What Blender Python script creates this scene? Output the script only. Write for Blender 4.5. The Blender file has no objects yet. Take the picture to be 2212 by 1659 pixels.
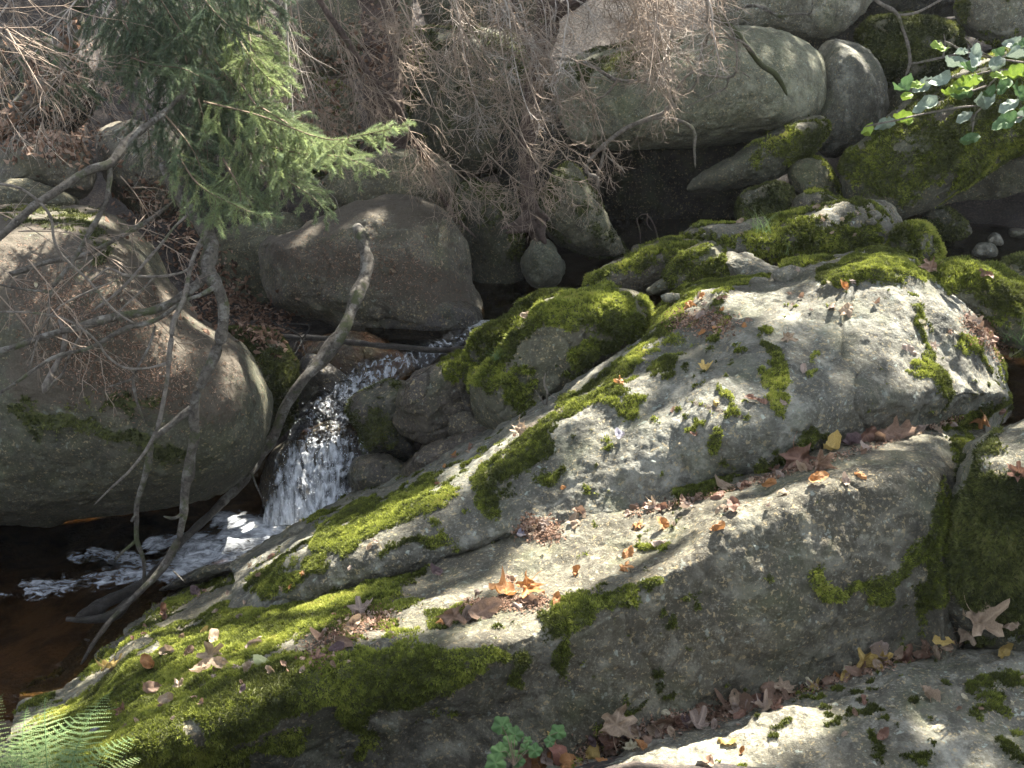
import bpy, math, random
import numpy as np
from mathutils import Vector, Matrix, Quaternion

# ------------------------------------------------------------------ camera, sky, sun, exposure
SC = bpy.context.scene
COL = SC.collection
CAM_Z, PITCH = 3.0, math.radians(20)
FPX, CX, CY = 2671.0, 1106.0, 829.5          # focal length in photo units (2212 x 1659)
cam_d = bpy.data.cameras.new('camera')
cam_d.sensor_width = 36.0
cam_d.lens = 36.0 * FPX / 2212.0
cam_d.clip_start, cam_d.clip_end = 0.05, 400
cam = bpy.data.objects.new('camera', cam_d)
cam.location = (0, 0, CAM_Z)
cam.rotation_euler = (math.radians(90) - PITCH, 0, 0)
COL.objects.link(cam)
SC.camera = cam

SUN_EL, SUN_AZ = math.radians(52), math.radians(32)     # azimuth from +Y towards +X
S = np.array([math.sin(SUN_AZ) * math.cos(SUN_EL), math.cos(SUN_AZ) * math.cos(SUN_EL), math.sin(SUN_EL)])
wd = bpy.data.worlds.new('World')
SC.world = wd
wd.use_nodes = True
wn = wd.node_tree
sky = wn.nodes.new('ShaderNodeTexSky')
sky.sky_type = 'NISHITA'
sky.sun_disc = False
sky.sun_elevation = SUN_EL
sky.sun_rotation = SUN_AZ
bgn = wn.nodes['Background']
hsv = wn.nodes.new('ShaderNodeHueSaturation')
hsv.inputs['Saturation'].default_value = 0.5      # hazy daylight filtered by the wood
wn.links.new(sky.outputs[0], hsv.inputs['Color'])
wn.links.new(hsv.outputs[0], bgn.inputs[0])
bgn.inputs[1].default_value = 0.08
sl = bpy.data.lights.new('sun', 'SUN')
sl.energy = 5.0
sl.angle = math.radians(0.6)
sl.color = (1.0, 0.95, 0.86)
so = bpy.data.objects.new('sun', sl)
so.rotation_euler = Vector(S).to_track_quat('Z', 'Y').to_euler()
COL.objects.link(so)
SC.view_settings.view_transform = 'Standard'
SC.view_settings.look = 'None'
SC.view_settings.gamma = 1
SC.view_settings.exposure = 2.8
SC.render.engine = 'CYCLES'
SC.cycles.max_bounces = 5
SC.cycles.diffuse_bounces = 3
SC.cycles.glossy_bounces = 2
SC.cycles.transmission_bounces = 4
SC.cycles.transparent_max_bounces = 8
SC.cycles.caustics_reflective = False
SC.cycles.caustics_refractive = False
SC.cycles.use_denoising = True
SC.cycles.use_adaptive_sampling = True
SC.cycles.adaptive_threshold = 0.02

# ------------------------------------------------------------------ helpers
rng = np.random.default_rng(7)
CP, SP = math.cos(PITCH), math.sin(PITCH)

def ray(px, py):
    px = np.asarray(px, float); py = np.asarray(py, float)
    x = (px - CX) / FPX; u = (CY - py) / FPX
    return np.stack([x, CP + u * SP, -SP + u * CP], -1)

def at(px, py, Y):
    d = ray(px, py)
    t = np.asarray(Y, float) / d[..., 1]
    return d * t[..., None] + np.array([0, 0, CAM_Z])

def yz(py, z):                                   # distance at which the ray through row py is at height z
    d = ray(0, py)
    return float((z - CAM_Z) / d[2] * d[1])

def project(P):
    q = P - np.array([0, 0, CAM_Z])
    dep = q[:, 1] * CP - q[:, 2] * SP
    up = q[:, 1] * SP + q[:, 2] * CP
    dep = np.maximum(dep, 1e-3)
    return CX + FPX * q[:, 0] / dep, CY - FPX * up / dep

def _h(ix, iy, iz, seed):
    n = (ix * 374761393 + iy * 668265263 + iz * 2147483647 + seed * 1274126177) & 0xffffffff
    n = ((n ^ (n >> 13)) * 1274126177) & 0xffffffff
    n = ((n ^ (n >> 16)) * 2246822519) & 0xffffffff
    return ((n ^ (n >> 15)) & 0xffff) / 32767.5 - 1.0

def noise(P, scale=1.0, seed=0):
    p = P * scale + seed * 13.7
    i = np.floor(p).astype(np.int64); f = p - i
    u = f * f * f * (f * (f * 6 - 15) + 10)
    out = 0
    for dx in (0, 1):
        wx = u[:, 0] if dx else 1 - u[:, 0]
        for dy in (0, 1):
            wy = u[:, 1] if dy else 1 - u[:, 1]
            for dz in (0, 1):
                wz = u[:, 2] if dz else 1 - u[:, 2]
                out = out + _h(i[:, 0] + dx, i[:, 1] + dy, i[:, 2] + dz, seed) * wx * wy * wz
    return out

def fbm(P, scale, octs=4, seed=0, gain=0.5):
    o = 0; a = 1.0
    for k in range(octs):
        o = o + a * noise(P, scale * 2.03 ** k, seed + k); a *= gain
    return o

def vnormals(V, F):
    n = np.zeros_like(V)
    for tri in ([0, 1, 2], [0, 2, 3]) if F.shape[1] == 4 else ([0, 1, 2],):
        a, b, c = (V[F[:, k]] for k in tri)
        fn = np.cross(b - a, c - a)
        for k in tri:
            np.add.at(n, F[:, k], fn)
    return n / (np.linalg.norm(n, axis=1, keepdims=True) + 1e-12)

def props(o, label=None, cat=None, group=None, kind=None):
    if label: o['label'] = label
    if cat: o['category'] = cat
    if group: o['group'] = group
    if kind: o['kind'] = kind
    return o

def mk(name, V, F, mat, parent=None, loc=None, attrs=None, smooth=True, extra=None):
    """one mesh object; V world coordinates, origin moved to loc"""
    V = np.asarray(V, float)
    if loc is None:
        loc = np.array([V[:, 0].mean(), V[:, 1].mean(), V[:, 2].min()]) if parent is None else np.zeros(3)
    loc = np.asarray(loc, float)
    me = bpy.data.meshes.new(name)
    Fs = [np.asarray(F)] + ([np.asarray(extra)] if extra is not None and len(extra) else [])
    me.vertices.add(len(V))
    me.vertices.foreach_set('co', (V - loc).astype(np.float32).ravel())
    nl = sum(f.size for f in Fs); nf = sum(len(f) for f in Fs)
    me.loops.add(nl)
    me.loops.foreach_set('vertex_index', np.concatenate([f.ravel() for f in Fs]).astype(np.int32))
    me.polygons.add(nf)
    tot = np.concatenate([np.full(len(f), f.shape[1]) for f in Fs])
    me.polygons.foreach_set('loop_start', np.concatenate([[0], np.cumsum(tot)[:-1]]).astype(np.int32))
    me.polygons.foreach_set('loop_total', tot.astype(np.int32))
    me.polygons.foreach_set('use_smooth', np.full(nf, smooth))
    me.update(calc_edges=True)
    for k, a in (attrs or {}).items():
        at_ = me.attributes.new(k, 'FLOAT', 'POINT')
        at_.data.foreach_set('value', np.asarray(a, np.float32))
    if mat is not None: me.materials.append(mat)
    o = bpy.data.objects.new(name, me)
    COL.objects.link(o)
    if parent is not None:
        o.parent = parent
        o.location = Vector(loc) - parent.location
    else:
        o.location = loc
    return o

def empty(name, loc, label, cat, group=None, kind=None):
    o = bpy.data.objects.new(name, None)
    o.empty_display_size = 0.1
    o.location = loc
    COL.objects.link(o)
    return props(o, label, cat, group, kind)

def part(name, V, F, mat, parent, **k):           # world coordinates, child of an unrotated thing
    return mk(name, V, F, mat, parent, loc=np.array(parent.location), **k)

def crom(pts, n, closed=False):
    """Catmull-Rom through pts (k x d), n samples evenly along the chord length"""
    p = np.asarray(pts, float); k = len(p)
    if closed: q = np.vstack([p[-1], p, p[0], p[1]]); m = k
    else: q = np.vstack([2 * p[0] - p[1], p, 2 * p[-1] - p[-2]]); m = k - 1
    seg = np.linalg.norm((q[2:2 + m] - q[1:1 + m])[:, :2 if closed else None], axis=1) + 1e-9
    c = np.concatenate([[0], np.cumsum(seg)])
    s = np.linspace(0, c[-1], n, endpoint=not closed)
    i = np.clip(np.searchsorted(c, s, side='right') - 1, 0, m - 1)
    t = ((s - c[i]) / seg[i])[:, None]
    a, b, d, e = q[i], q[i + 1], q[i + 2], q[i + 3]
    return 0.5 * (2 * b + (d - a) * t + (2 * a - 5 * b + 4 * d - e) * t ** 2 + (3 * b - a - 3 * d + e) * t ** 3)

def crom_u(q, u):
    """Catmull-Rom of rows q (k x ...) at parameters u in 0..k-1"""
    k = len(q)
    Q = np.concatenate([[2 * q[0] - q[1]], q, [2 * q[-1] - q[-2]]])
    i = np.clip(np.floor(u).astype(int), 0, k - 2)
    t = (u - i).reshape((-1,) + (1,) * (q.ndim - 1))
    a, b, d, e = Q[i], Q[i + 1], Q[i + 2], Q[i + 3]
    return 0.5 * (2 * b + (d - a) * t + (2 * a - 5 * b + 4 * d - e) * t ** 2 + (3 * b - a - 3 * d + e) * t ** 3)

# ------------------------------------------------------------------ materials
class NT:
    def __init__(s, name):
        s.m = bpy.data.materials.new(name); s.m.use_nodes = True
        s.t = s.m.node_tree; s.b = s.t.nodes['Principled BSDF']; s.out = s.t.nodes['Material Output']
    def n(s, typ, **k):
        nd = s.t.nodes.new('ShaderNode' + typ)
        for a, v in k.items():
            if a.startswith('i_'):
                nd.inputs[a[2:].replace('_', ' ')].default_value = v
            else: setattr(nd, a, v)
        return nd
    def l(s, a, b): s.t.links.new(a, b)
    def noise(s, scale, det=4, rough=.55, vec=None, dist=0):
        nd = s.n('TexNoise'); nd.inputs['Scale'].default_value = scale; nd.inputs['Detail'].default_value = det
        nd.inputs['Roughness'].default_value = rough; nd.inputs['Distortion'].default_value = dist
        if vec is not None: s.l(vec, nd.inputs['Vector'])
        return nd.outputs['Fac']
    def ramp(s, fac, stops):
        r = s.n('ValToRGB'); e = r.color_ramp.elements
        while len(e) < len(stops): e.new(0.5)
        for k, (p, c) in enumerate(stops):
            e[k].position = p; e[k].color = (c if isinstance(c, tuple) else (c, c, c)) + (1,)
        s.l(fac, r.inputs[0]); return r.outputs[0]
    def mix(s, fac, a, b, mode='MIX'):
        m = s.n('MixRGB', blend_type=mode)
        for k, v in ((0, fac), (1, a), (2, b)):
            if isinstance(v, (int, float)): m.inputs[k].default_value = v
            elif isinstance(v, tuple): m.inputs[k].default_value = v + (1,)
            else: s.l(v, m.inputs[k])
        return m.outputs[0]
    def math(s, op, a, b=0.0, clamp=False):
        m = s.n('Math', operation=op, use_clamp=clamp)
        for k, v in ((0, a), (1, b)):
            if isinstance(v, (int, float)): m.inputs[k].default_value = v
            else: s.l(v, m.inputs[k])
        return m.outputs[0]
    def attr(s, name):
        return s.n('Attribute', attribute_name=name).outputs['Fac']
    def pos(s):
        return s.n('NewGeometry').outputs['Position']
    def bump(s, h, strength, dist, prev=None):
        b = s.n('Bump'); b.inputs['Strength'].default_value = strength; b.inputs['Distance'].default_value = dist
        s.l(h, b.inputs['Height'])
        if prev is not None: s.l(prev, b.inputs['Normal'])
        return b.outputs[0]
    def set(s, **k):
        for a, v in k.items():
            i = s.b.inputs[a.replace('_', ' ')]
            if isinstance(v, (int, float)): i.default_value = v
            elif isinstance(v, tuple): i.default_value = v + (1,)
            else: s.l(v, i)
        return s.m

def rock_mat(name, a, b, light=(.42, .43, .38), lich=.5, dark=(.03, .03, .028), rough=.85, gscale=1.0, stain=None, mossc=((.030, .032, .010), (.085, .09, .025)), bumpd=.006, grain=.5):
    t = NT(name); P = t.pos()
    orn = t.n('ObjectInfo').outputs['Random']
    off = t.n('VectorMath', operation='ADD'); cmb = t.n('CombineXYZ'); t.l(t.math('MULTIPLY', orn, 23.0), cmb.inputs[0]); t.l(t.math('MULTIPLY', orn, 11.0), cmb.inputs[1])
    t.l(P, off.inputs[0]); t.l(cmb.outputs[0], off.inputs[1])
    big = t.noise(1.7, 5, .6, off.outputs[0])
    c = t.mix(t.ramp(big, [(.38, 0.0), (.62, 1.0)]), a, b)
    c = t.mix(t.math('MULTIPLY', t.ramp(t.noise(.9, 4, .6, off.outputs[0]), [(.42, 1.0), (.6, 0.0)]), .35), c, (.09, .075, .045))
    mid = t.noise(14, 6, .7, P)
    c = t.mix(t.math('MULTIPLY', t.ramp(mid, [(.35, 1.0), (.55, 0.0)]), .55), c, dark)
    fine = t.noise(95 * gscale, 3, .7, P)
    c = t.mix(t.math('MULTIPLY', t.ramp(fine, [(.30, 1.0), (.46, 0.0)]), .75 * grain * 1.4), c, dark)
    c = t.mix(t.math('MULTIPLY', t.ramp(fine, [(.54, 0.0), (.66, 1.0)]), grain), c, light)
    l1 = t.noise(6.5, 8, .72, P, .4)
    c = t.mix(t.math('MULTIPLY', t.ramp(l1, [(.52, 0.0), (.62, 1.0)]), lich), c, light)
    lv = t.noise(33, 2, .5, P)
    c = t.mix(t.math('MULTIPLY', t.ramp(lv, [(.66, 0.0), (.70, 1.0)]), lich), c, (.40, .46, .40))
    if stain:
        sn = t.noise(3.1, 5, .6, P, .6)
        c = t.mix(t.ramp(sn, [(.45, 0.0), (.62, .85)]), c, stain)
    grn = t.noise(4.0, 6, .65, P, .2)
    c = t.mix(t.math('MULTIPLY', t.ramp(grn, [(.5, 0.0), (.68, 1.0)]), .45), c, (.085, .10, .045))
    oc = t.noise(62 * gscale, 2, .6, P, .3)
    c = t.mix(t.math('MULTIPLY', t.ramp(oc, [(.60, 0.0), (.66, 1.0)]), .7), c, (.34, .27, .15))
    stn = t.noise(3.3, 6, .7, P, .5)
    c = t.mix(t.math('MULTIPLY', t.ramp(stn, [(.50, 0.0), (.64, 1.0)]), .55), c, (.07, .062, .045))
    # water stains running down, and thin mineral veins
    mp = t.n('Mapping'); mp.inputs['Scale'].default_value = (7, 7, .9); t.l(off.outputs[0], mp.inputs[0])
    c = t.mix(t.math('MULTIPLY', t.ramp(t.noise(1.3, 5, .65, mp.outputs[0], .4), [(.54, 0.0), (.66, 1.0)]), .45), c, (.035, .033, .026))
    vn = t.math('ABSOLUTE', t.math('SUBTRACT', t.noise(1.1, 3, .5, off.outputs[0], 1.2), .5))
    c = t.mix(t.ramp(vn, [(.002, .16), (.010, 0.0)]), c, light)
    c = t.mix(1.0, c, t.ramp(orn, [(0.0, (.78, .78, .76)), (.5, (1., .97, .92)), (1.0, (1.18, 1.16, 1.10))]), 'MULTIPLY')
    lit = t.attr('litter')
    lf = t.ramp(t.math('ADD', lit, t.math('MULTIPLY', t.math('SUBTRACT', t.noise(60, 3, .7, P), .5), 1.6)), [(.45, 0.0), (.6, 1.0)])
    c = t.mix(lf, c, t.mix(t.noise(130, 2, .5, P), (.030, .026, .018), (.125, .10, .07)))
    mo = t.attr('moss')
    mf = t.ramp(t.math('ADD', mo, t.math('MULTIPLY', t.math('SUBTRACT', t.noise(28, 5, .7, P), .5), 1.1)), [(.44, 0.0), (.56, 1.0)])
    mc = t.mix(t.ramp(t.noise(45, 4, .6, P), [(.35, 0.0), (.65, 1.0)]), mossc[0], mossc[1])
    c = t.mix(mf, c, mc)
    bm = t.bump(t.noise(11, 6, .7, P), .8, bumpd * 5)
    bm = t.bump(t.noise(90 * gscale, 4, .75, P), .7, bumpd, bm)
    return t.set(Base_Color=c, Roughness=rough, Normal=bm, Specular_IOR_Level=.35)

def simple(name, a, b, scale=20, rough=.8, bump=.003, bscale=80, attr=None, stretch=None, trans=0):
    t = NT(name); P = t.pos()
    c = t.mix(t.ramp(t.noise(scale, 5, .6, P), [(.3, 0.0), (.7, 1.0)]), a, b)
    if attr: c = t.mix(t.attr(attr), a, b); 
    n_ = t.bump(t.noise(bscale, 3, .6, P), .6, bump) if bump else None
    m = t.set(Base_Color=c, Roughness=rough, Specular_IOR_Level=.3)
    if n_ is not None: t.l(n_, t.b.inputs['Normal'])
    if trans:
        tr = t.n('BsdfTranslucent'); t.l(c, tr.inputs[0])
        mx = t.n('MixShader'); mx.inputs[0].default_value = trans
        t.l(t.b.outputs[0], mx.inputs[1]); t.l(tr.outputs[0], mx.inputs[2]); t.l(mx.outputs[0], t.out.inputs[0])
    return m

M = {}
M['gray'] = rock_mat('granite_gray', (.090, .086, .066), (.18, .175, .14), (.38, .37, .31), .5, grain=.42)
M['slab'] = rock_mat('granite_slab', (.056, .052, .036), (.122, .116, .085), (.34, .33, .26), .35, grain=.38)
M['pale'] = rock_mat('granite_pale', (.125, .128, .085), (.205, .205, .145), (.32, .32, .24), .4, grain=.5)
M['brown'] = rock_mat('granite_brown', (.07, .06, .046), (.125, .112, .088), (.25, .235, .19), .35)
M['dim'] = rock_mat('granite_mossy', (.060, .060, .036), (.112, .108, .07), (.21, .21, .15), .25)
M['wet'] = rock_mat('wet_rock', (.028, .028, .028), (.07, .062, .055), (.16, .15, .14), .15, rough=.28, dark=(.01, .01, .01), bumpd=.009)
M['rust'] = rock_mat('rust_wet_rock', (.10, .055, .030), (.07, .05, .035), (.18, .12, .08), .1, rough=.22, stain=(.17, .075, .032))
def moss_mat(name, d, m_, y, br):
    t = NT(name)
    a = t.attr('tint')
    c = t.ramp(a, [(0.0, d), (.35, m_), (.72, y), (1.0, br)])
    t.set(Base_Color=c, Roughness=.75, Specular_IOR_Level=.2)
    tr = t.n('BsdfTranslucent'); t.l(c, tr.inputs[0])
    mx = t.n('MixShader'); mx.inputs[0].default_value = .3
    t.l(t.b.outputs[0], mx.inputs[1]); t.l(tr.outputs[0], mx.inputs[2]); t.l(mx.outputs[0], t.out.inputs[0])
    return t.m
M['moss'] = moss_mat('moss_green', (.038, .043, .012), (.13, .15, .026), (.34, .37, .065), (.38, .33, .10))
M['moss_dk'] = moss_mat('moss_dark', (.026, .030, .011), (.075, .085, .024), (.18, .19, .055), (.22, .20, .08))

# ------------------------------------------------------------------ rocks
def cap_mask(px, py, caps):
    """strokes in photo units [(pts, width)] -> 1 in the middle falling to 0 at the width"""
    m = np.zeros(len(px))
    for pts, w in caps:
        if len(pts) == 1: pts = [pts[0], (pts[0][0] + .1, pts[0][1])]
        for (x0, y0), (x1, y1) in zip(pts[:-1], pts[1:]):
            dx, dy = x1 - x0, y1 - y0
            t = np.clip(((px - x0) * dx + (py - y0) * dy) / (dx * dx + dy * dy + 1e-9), 0, 1)
            d = np.hypot(px - x0 - t * dx, py - y0 - t * dy)
            m = np.maximum(m, np.clip(1.5 * (1 - d / w), 0, 1))
    return m

def finish_rock(name, V, F, X, mat, label, cat, group=None, moss=None, up_moss=0.0, side_moss=0.0, litter=None, up_litter=0.0, amp=.02, size=1.0,
                thick=.010, tuft=.008, dens=20000, mossm='moss', seed=0, kind=None, tufts=True, fine=1.0, cracks=0.0, facets=0, specks=0, tintb=0.0, nomoss=None):
    V = V.copy()
    if facets:
        rf = np.random.default_rng(seed + 400); cc = V.mean(0)
        for _ in range(facets):
            nf_ = rf.normal(size=3) + np.array([0, -.5, .25]); nf_ /= np.linalg.norm(nf_)
            pr = (V - cc) @ nf_; dd = pr.max() * rf.uniform(.78, .95)
            ex = np.clip(pr - dd, 0, None); sft = .04 * size
            V -= nf_ * (ex * .85 * ex / (ex + sft))[:, None]
    N = vnormals(V, F)
    d = fbm(V, 1.6 / size, 4, seed) * amp
    d += -np.abs(noise(V, 2.3 / size, seed + 9)) * amp * .8 + fbm(V, 7, 5, seed + 3, .62) * .013 * fine
    if cracks:
        r = np.abs(noise(V + fbm(V, 2.5, 2, seed + 30)[:, None] * .25, 2.0 / size, seed + 20))
        d -= np.exp(-(r / .03) ** 2) * cracks
    V += N * d[:, None]
    N = vnormals(V, F)
    px, py = project(V)
    nz = N[:, 2]
    m = np.zeros(len(V))
    wob = fbm(V, 5, 5, seed + 40, .68) * .42
    if moss:
        wx = px + 26 * fbm(V, 4, 3, seed + 41) + 14 * fbm(V, 17, 2, seed + 43); wy = py + 26 * fbm(V, 4, 3, seed + 44) + 14 * fbm(V, 17, 2, seed + 46)
        mm = np.maximum(cap_mask(wx, wy, moss), .42 * cap_mask(wx, wy, [(a, b * 1.5 + 10) for a, b in moss])); m = np.where(mm > 0.02, mm * .92 + wob, 0)
    if up_moss: m = np.maximum(m, up_moss * np.clip((nz - .1) * 1.6, 0, 1) + wob * 1.3)
    if side_moss: m = np.maximum(m, side_moss + wob * 1.3)
    if nomoss: m = m - cap_mask(px, py, nomoss) * 1.3
    if specks: m = np.maximum(m, (fbm(V, 26, 3, seed + 55) - .72 + .35 * fbm(V, 2, 2, seed + 56)) * 2.2 * specks)
    m = np.clip(m, 0, 1)
    li = np.zeros(len(V))
    if litter: li = cap_mask(px, py, litter) * (.9 + wob)
    if up_litter: li = np.maximum(li, up_litter * np.clip((nz - .35) * 2, 0, 1) + wob * .5)
    li = np.clip(li, 0, 1)
    sm = np.clip((m - .38) / .2, 0, 1)
    V += N * (sm * (thick * (.6 + .55 * fbm(V, 22, 3, seed + 50))))[:, None]
    o = mk(name, V, F, mat, attrs={'moss': m, 'litter': li})
    props(o, label, cat, group, kind)
    if tufts and (m > .5).any():
        tr = np.concatenate([F[:, [0, 1, 2]], F[:, [0, 2, 3]]]) if F.shape[1] == 4 else F
        tm = m[tr].mean(1)
        c = V[tr].mean(1)
        nrm = np.cross(V[tr[:, 1]] - V[tr[:, 0]], V[tr[:, 2]] - V[tr[:, 0]])
        ar = np.linalg.norm(nrm, axis=1) / 2; nn = nrm / (2 * ar[:, None] + 1e-12)
        tocam = np.array([0, 0, CAM_Z]) - c; tocam /= np.linalg.norm(tocam, axis=1, keepdims=True)
        ppx, ppy = project(c)
        ok = (tm > .30) & ((nn * tocam).sum(1) > -.15) & (ppx > -120) & (ppx < 2330) & (ppy > -100) & (ppy < 1780)
        w = ar * ok * np.clip((tm - .28) / .26, 0, 1) ** 1.6
        n = int(w.sum() * dens)
        if n > 50:
            r_ = np.random.default_rng(seed + 5)
            idx = r_.choice(len(tr), n, p=w / w.sum())
            a, b = r_.random(n), r_.random(n); fl = a + b > 1; a[fl] = 1 - a[fl]; b[fl] = 1 - b[fl]
            T = V[tr[idx]]
            p = T[:, 0] + (T[:, 1] - T[:, 0]) * a[:, None] + (T[:, 2] - T[:, 0]) * b[:, None]
            tn = nn[idx]
            tufts_mesh(o, p, tn, tuft, M[mossm], r_, seed, tintb)
    return o

def tufts_mesh(parent, p, tn, h, mat, r_, seed, tintb=0.0, name='moss'):
    n = len(p); K = 3
    cl = fbm(p, 5, 4, seed + 60) * .40 + fbm(p, 60, 2, seed + 70) * .22
    base = np.clip(.36 + tintb + cl, 0, 1)
    hh = h * (.7 + .8 * r_.random(n)) * (1 + .35 * fbm(p, 30, 2, seed + 80))
    Vs = []; T = []
    for k in range(K):
        lat = r_.normal(size=(n, 3)); lat -= (lat * tn).sum(1)[:, None] * tn
        lat /= np.linalg.norm(lat, axis=1, keepdims=True) + 1e-9
        sd = np.cross(tn, lat)
        tip = p + tn * (hh * (.7 + .5 * r_.random(n)))[:, None] + lat * (hh * (.25 + .6 * r_.random(n)))[:, None]
        w = (hh * .28)[:, None]
        b0 = p - tn * .002 + sd * w; b1 = p - tn * .002 - sd * w
        Vs.append(np.stack([b0, b1, tip], 1))
        tt = base + r_.normal(size=n) * .10
        T.append(np.stack([tt - .30, tt - .30, tt + .10], 1))
    V = np.concatenate(Vs).reshape(-1, 3); T = np.clip(np.concatenate(T).ravel(), 0, 1)
    Fq = np.arange(len(V)).reshape(-1, 3)
    o = part(name, V, Fq, mat, parent, attrs={'tint': T}, smooth=False)
    o['kind'] = 'stuff'
    return o

def boulder(label, outline, Y0, front, back, mat, pole=None, lean=0.0, e=.8, nt=150, ns=44, name='boulder', cat='boulder', res=1.0, **k):
    o2 = np.array(outline, float)
    nt = int(nt * res); ns = int(ns * res)
    O = crom(o2, nt, True)
    c = o2.mean(0); hgt = (o2[:, 1].max() - o2[:, 1].min())
    pole = np.array(pole if pole else c, float)
    Yo = Y0 + lean * (c[1] - O[:, 1]) / hgt
    rows = []
    nb = max(10, ns // 3)
    ss = np.concatenate([np.linspace(.03, 1, ns), 1 + np.linspace(0, 1, nb + 1)[1:-1]])
    Ym = Y0 + lean * (c[1] - pole[1]) / hgt
    for s in ss:
        if s <= 1:
            t = s * math.pi / 2; w, q = math.sin(t) ** e, math.cos(t) ** e
            p = pole + (O - pole) * w; Y = Yo + (Ym - front - Yo) * q
        else:
            t = (2 - s) * math.pi / 2; w, q = math.sin(t) ** e, math.cos(t) ** e
            p = c + (O - c) * w; Y = Yo + (Ym + back - Yo) * q
        rows.append(at(p[:, 0], p[:, 1], Y))
    G = np.array(rows); nr = len(rows)
    V = np.vstack([G.reshape(-1, 3), G[0].mean(0), G[-1].mean(0)])
    i = np.arange(nr - 1)[:, None] * nt; j = np.arange(nt)[None]; j2 = (j + 1) % nt
    F = np.stack([i + j, i + j2, i + nt + j2, i + nt + j], -1).reshape(-1, 4)
    # caps as quads: pole, a, b, c (every second vertex)
    jj = np.arange(0, nt - nt % 2, 2)
    capf = np.stack([np.full(len(jj), nr * nt), (jj + 2) % nt, jj + 1, jj], -1)
    capb = np.stack([np.full(len(jj), nr * nt + 1), (nr - 1) * nt + jj, (nr - 1) * nt + jj + 1, (nr - 1) * nt + (jj + 2) % nt], -1)
    if nt % 2: 
        capf = capf[:-1]; capb = capb[:-1]
    F = np.vstack([F, capf, capb])
    # orient outward
    n0 = vnormals(V, F); fc = V.mean(0)
    if ((V - fc) * n0).sum() < 0: F = F[:, ::-1].copy()
    size = np.linalg.norm(np.ptp(V, axis=0)) / 1.7
    k.setdefault('amp', .035 * size); k.setdefault('facets', 9)
    return finish_rock(name, V, F, None, M[mat], label, cat, size=max(.25, size), **k)

def loft(label, cols, nu, nv, mat, front_ext=None, back_ext=((0, .15, -.25), (0, .35, -1.3)), name='boulder', cat='boulder', **k):
    C = []
    for c in cols:
        pts = [at(x, y, (v if v > 2.2 else yz(y, v))) for x, y, v in c]
        last = pts[-1]
        for e in back_ext: pts.append(last + np.array(e))
        C.append(pts)
    C = np.array(C)                                     # cols x rows x 3
    G = crom_u(C, np.linspace(0, len(C) - 1, nu))       # nu x rows x 3
    G = crom_u(G.transpose(1, 0, 2), np.linspace(0, C.shape[1] - 1, nv))   # nv x nu x 3
    V = G.reshape(-1, 3)
    i = np.arange(nv - 1)[:, None] * nu; j = np.arange(nu - 1)[None]
    F = np.stack([i + j, i + j + 1, i + nu + j + 1, i + nu + j], -1).reshape(-1, 4)
    return finish_rock(name, V, F, None, M[mat], label, cat, **k)
# ------------------------------------------------------------------ ground and stream
def ground_h(X, Y):
    near = np.clip((4.2 - Y) * .9, -.3, .45)
    lowpool = -.28
    step = np.clip((Y + .25 * X - 6.5) / .6, 0, 1)
    bed = lowpool + step * .78
    hol = np.clip(1 - ((X - 1.5) / 2.2) ** 4, 0, 1)
    hill = np.clip(Y - 9.9 - 3.0 * hol + .12 * np.abs(X - 2) * (1 - hol), 0, 60) * (.42 + .3 * hol)
    left = np.clip(-X - 2.6, 0, 30) * .25
    far = np.clip(Y - 14, 0, 60) * .3
    h = bed + hill + left + far
    h = np.where(Y < 4.6, np.maximum(h, np.minimum(lowpool + (4.6 - Y) * .55, 1.3)), h)
    h = np.minimum(h, 20)
    return h + np.clip(X - 3.5, 0, 30) * .15
ax_ = np.concatenate([-np.geomspace(26, 5, 18)[:-1], np.linspace(-5, 5, 170), np.geomspace(5, 26, 18)[1:]])
ay_ = np.concatenate([np.linspace(-16, 2, 12)[:-1], np.linspace(2, 15, 200), np.geomspace(15, 34, 14)[1:]])
gx, gy = np.meshgrid(ax_, ay_)
gv = np.stack([gx.ravel(), gy.ravel(), ground_h(gx, gy).ravel()], 1)
gv[:, 2] += fbm(gv, 1.1, 4, 3) * .10 + fbm(gv, 9, 3, 5) * .012
nu = len(ax_)
ii = np.arange(len(ay_) - 1)[:, None] * nu; jj = np.arange(nu - 1)[None]
gf = np.stack([ii + jj, ii + jj + 1, ii + nu + jj + 1, ii + nu + jj], -1).reshape(-1, 4)
t = NT('forest_soil'); P = t.pos()
c = t.mix(t.ramp(t.noise(9, 6, .7, P), [(.35, 0.0), (.65, 1.0)]), (.014, .011, .009), (.045, .034, .025))
c = t.mix(t.ramp(t.noise(60, 3, .7, P), [(.5, 0.0), (.62, .8)]), c, (.095, .068, .048))
zz = t.n('SeparateXYZ'); t.l(P, zz.inputs[0])
bedf = t.ramp(zz.outputs[2], [(.0, 1.0), (.02, 0.0)])
c = t.mix(bedf, c, t.mix(t.ramp(t.noise(4, 5, .7, P), [(.4, 0.0), (.6, 1.0)]), (.07, .048, .026), (.24, .165, .09)))
M['soil'] = t.set(Base_Color=c, Roughness=.9, Normal=t.bump(t.noise(45, 4, .7, P), .8, .02))
props(mk('ground', gv, gf, M['soil'], loc=(0, 0, 0)), kind='structure')

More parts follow.
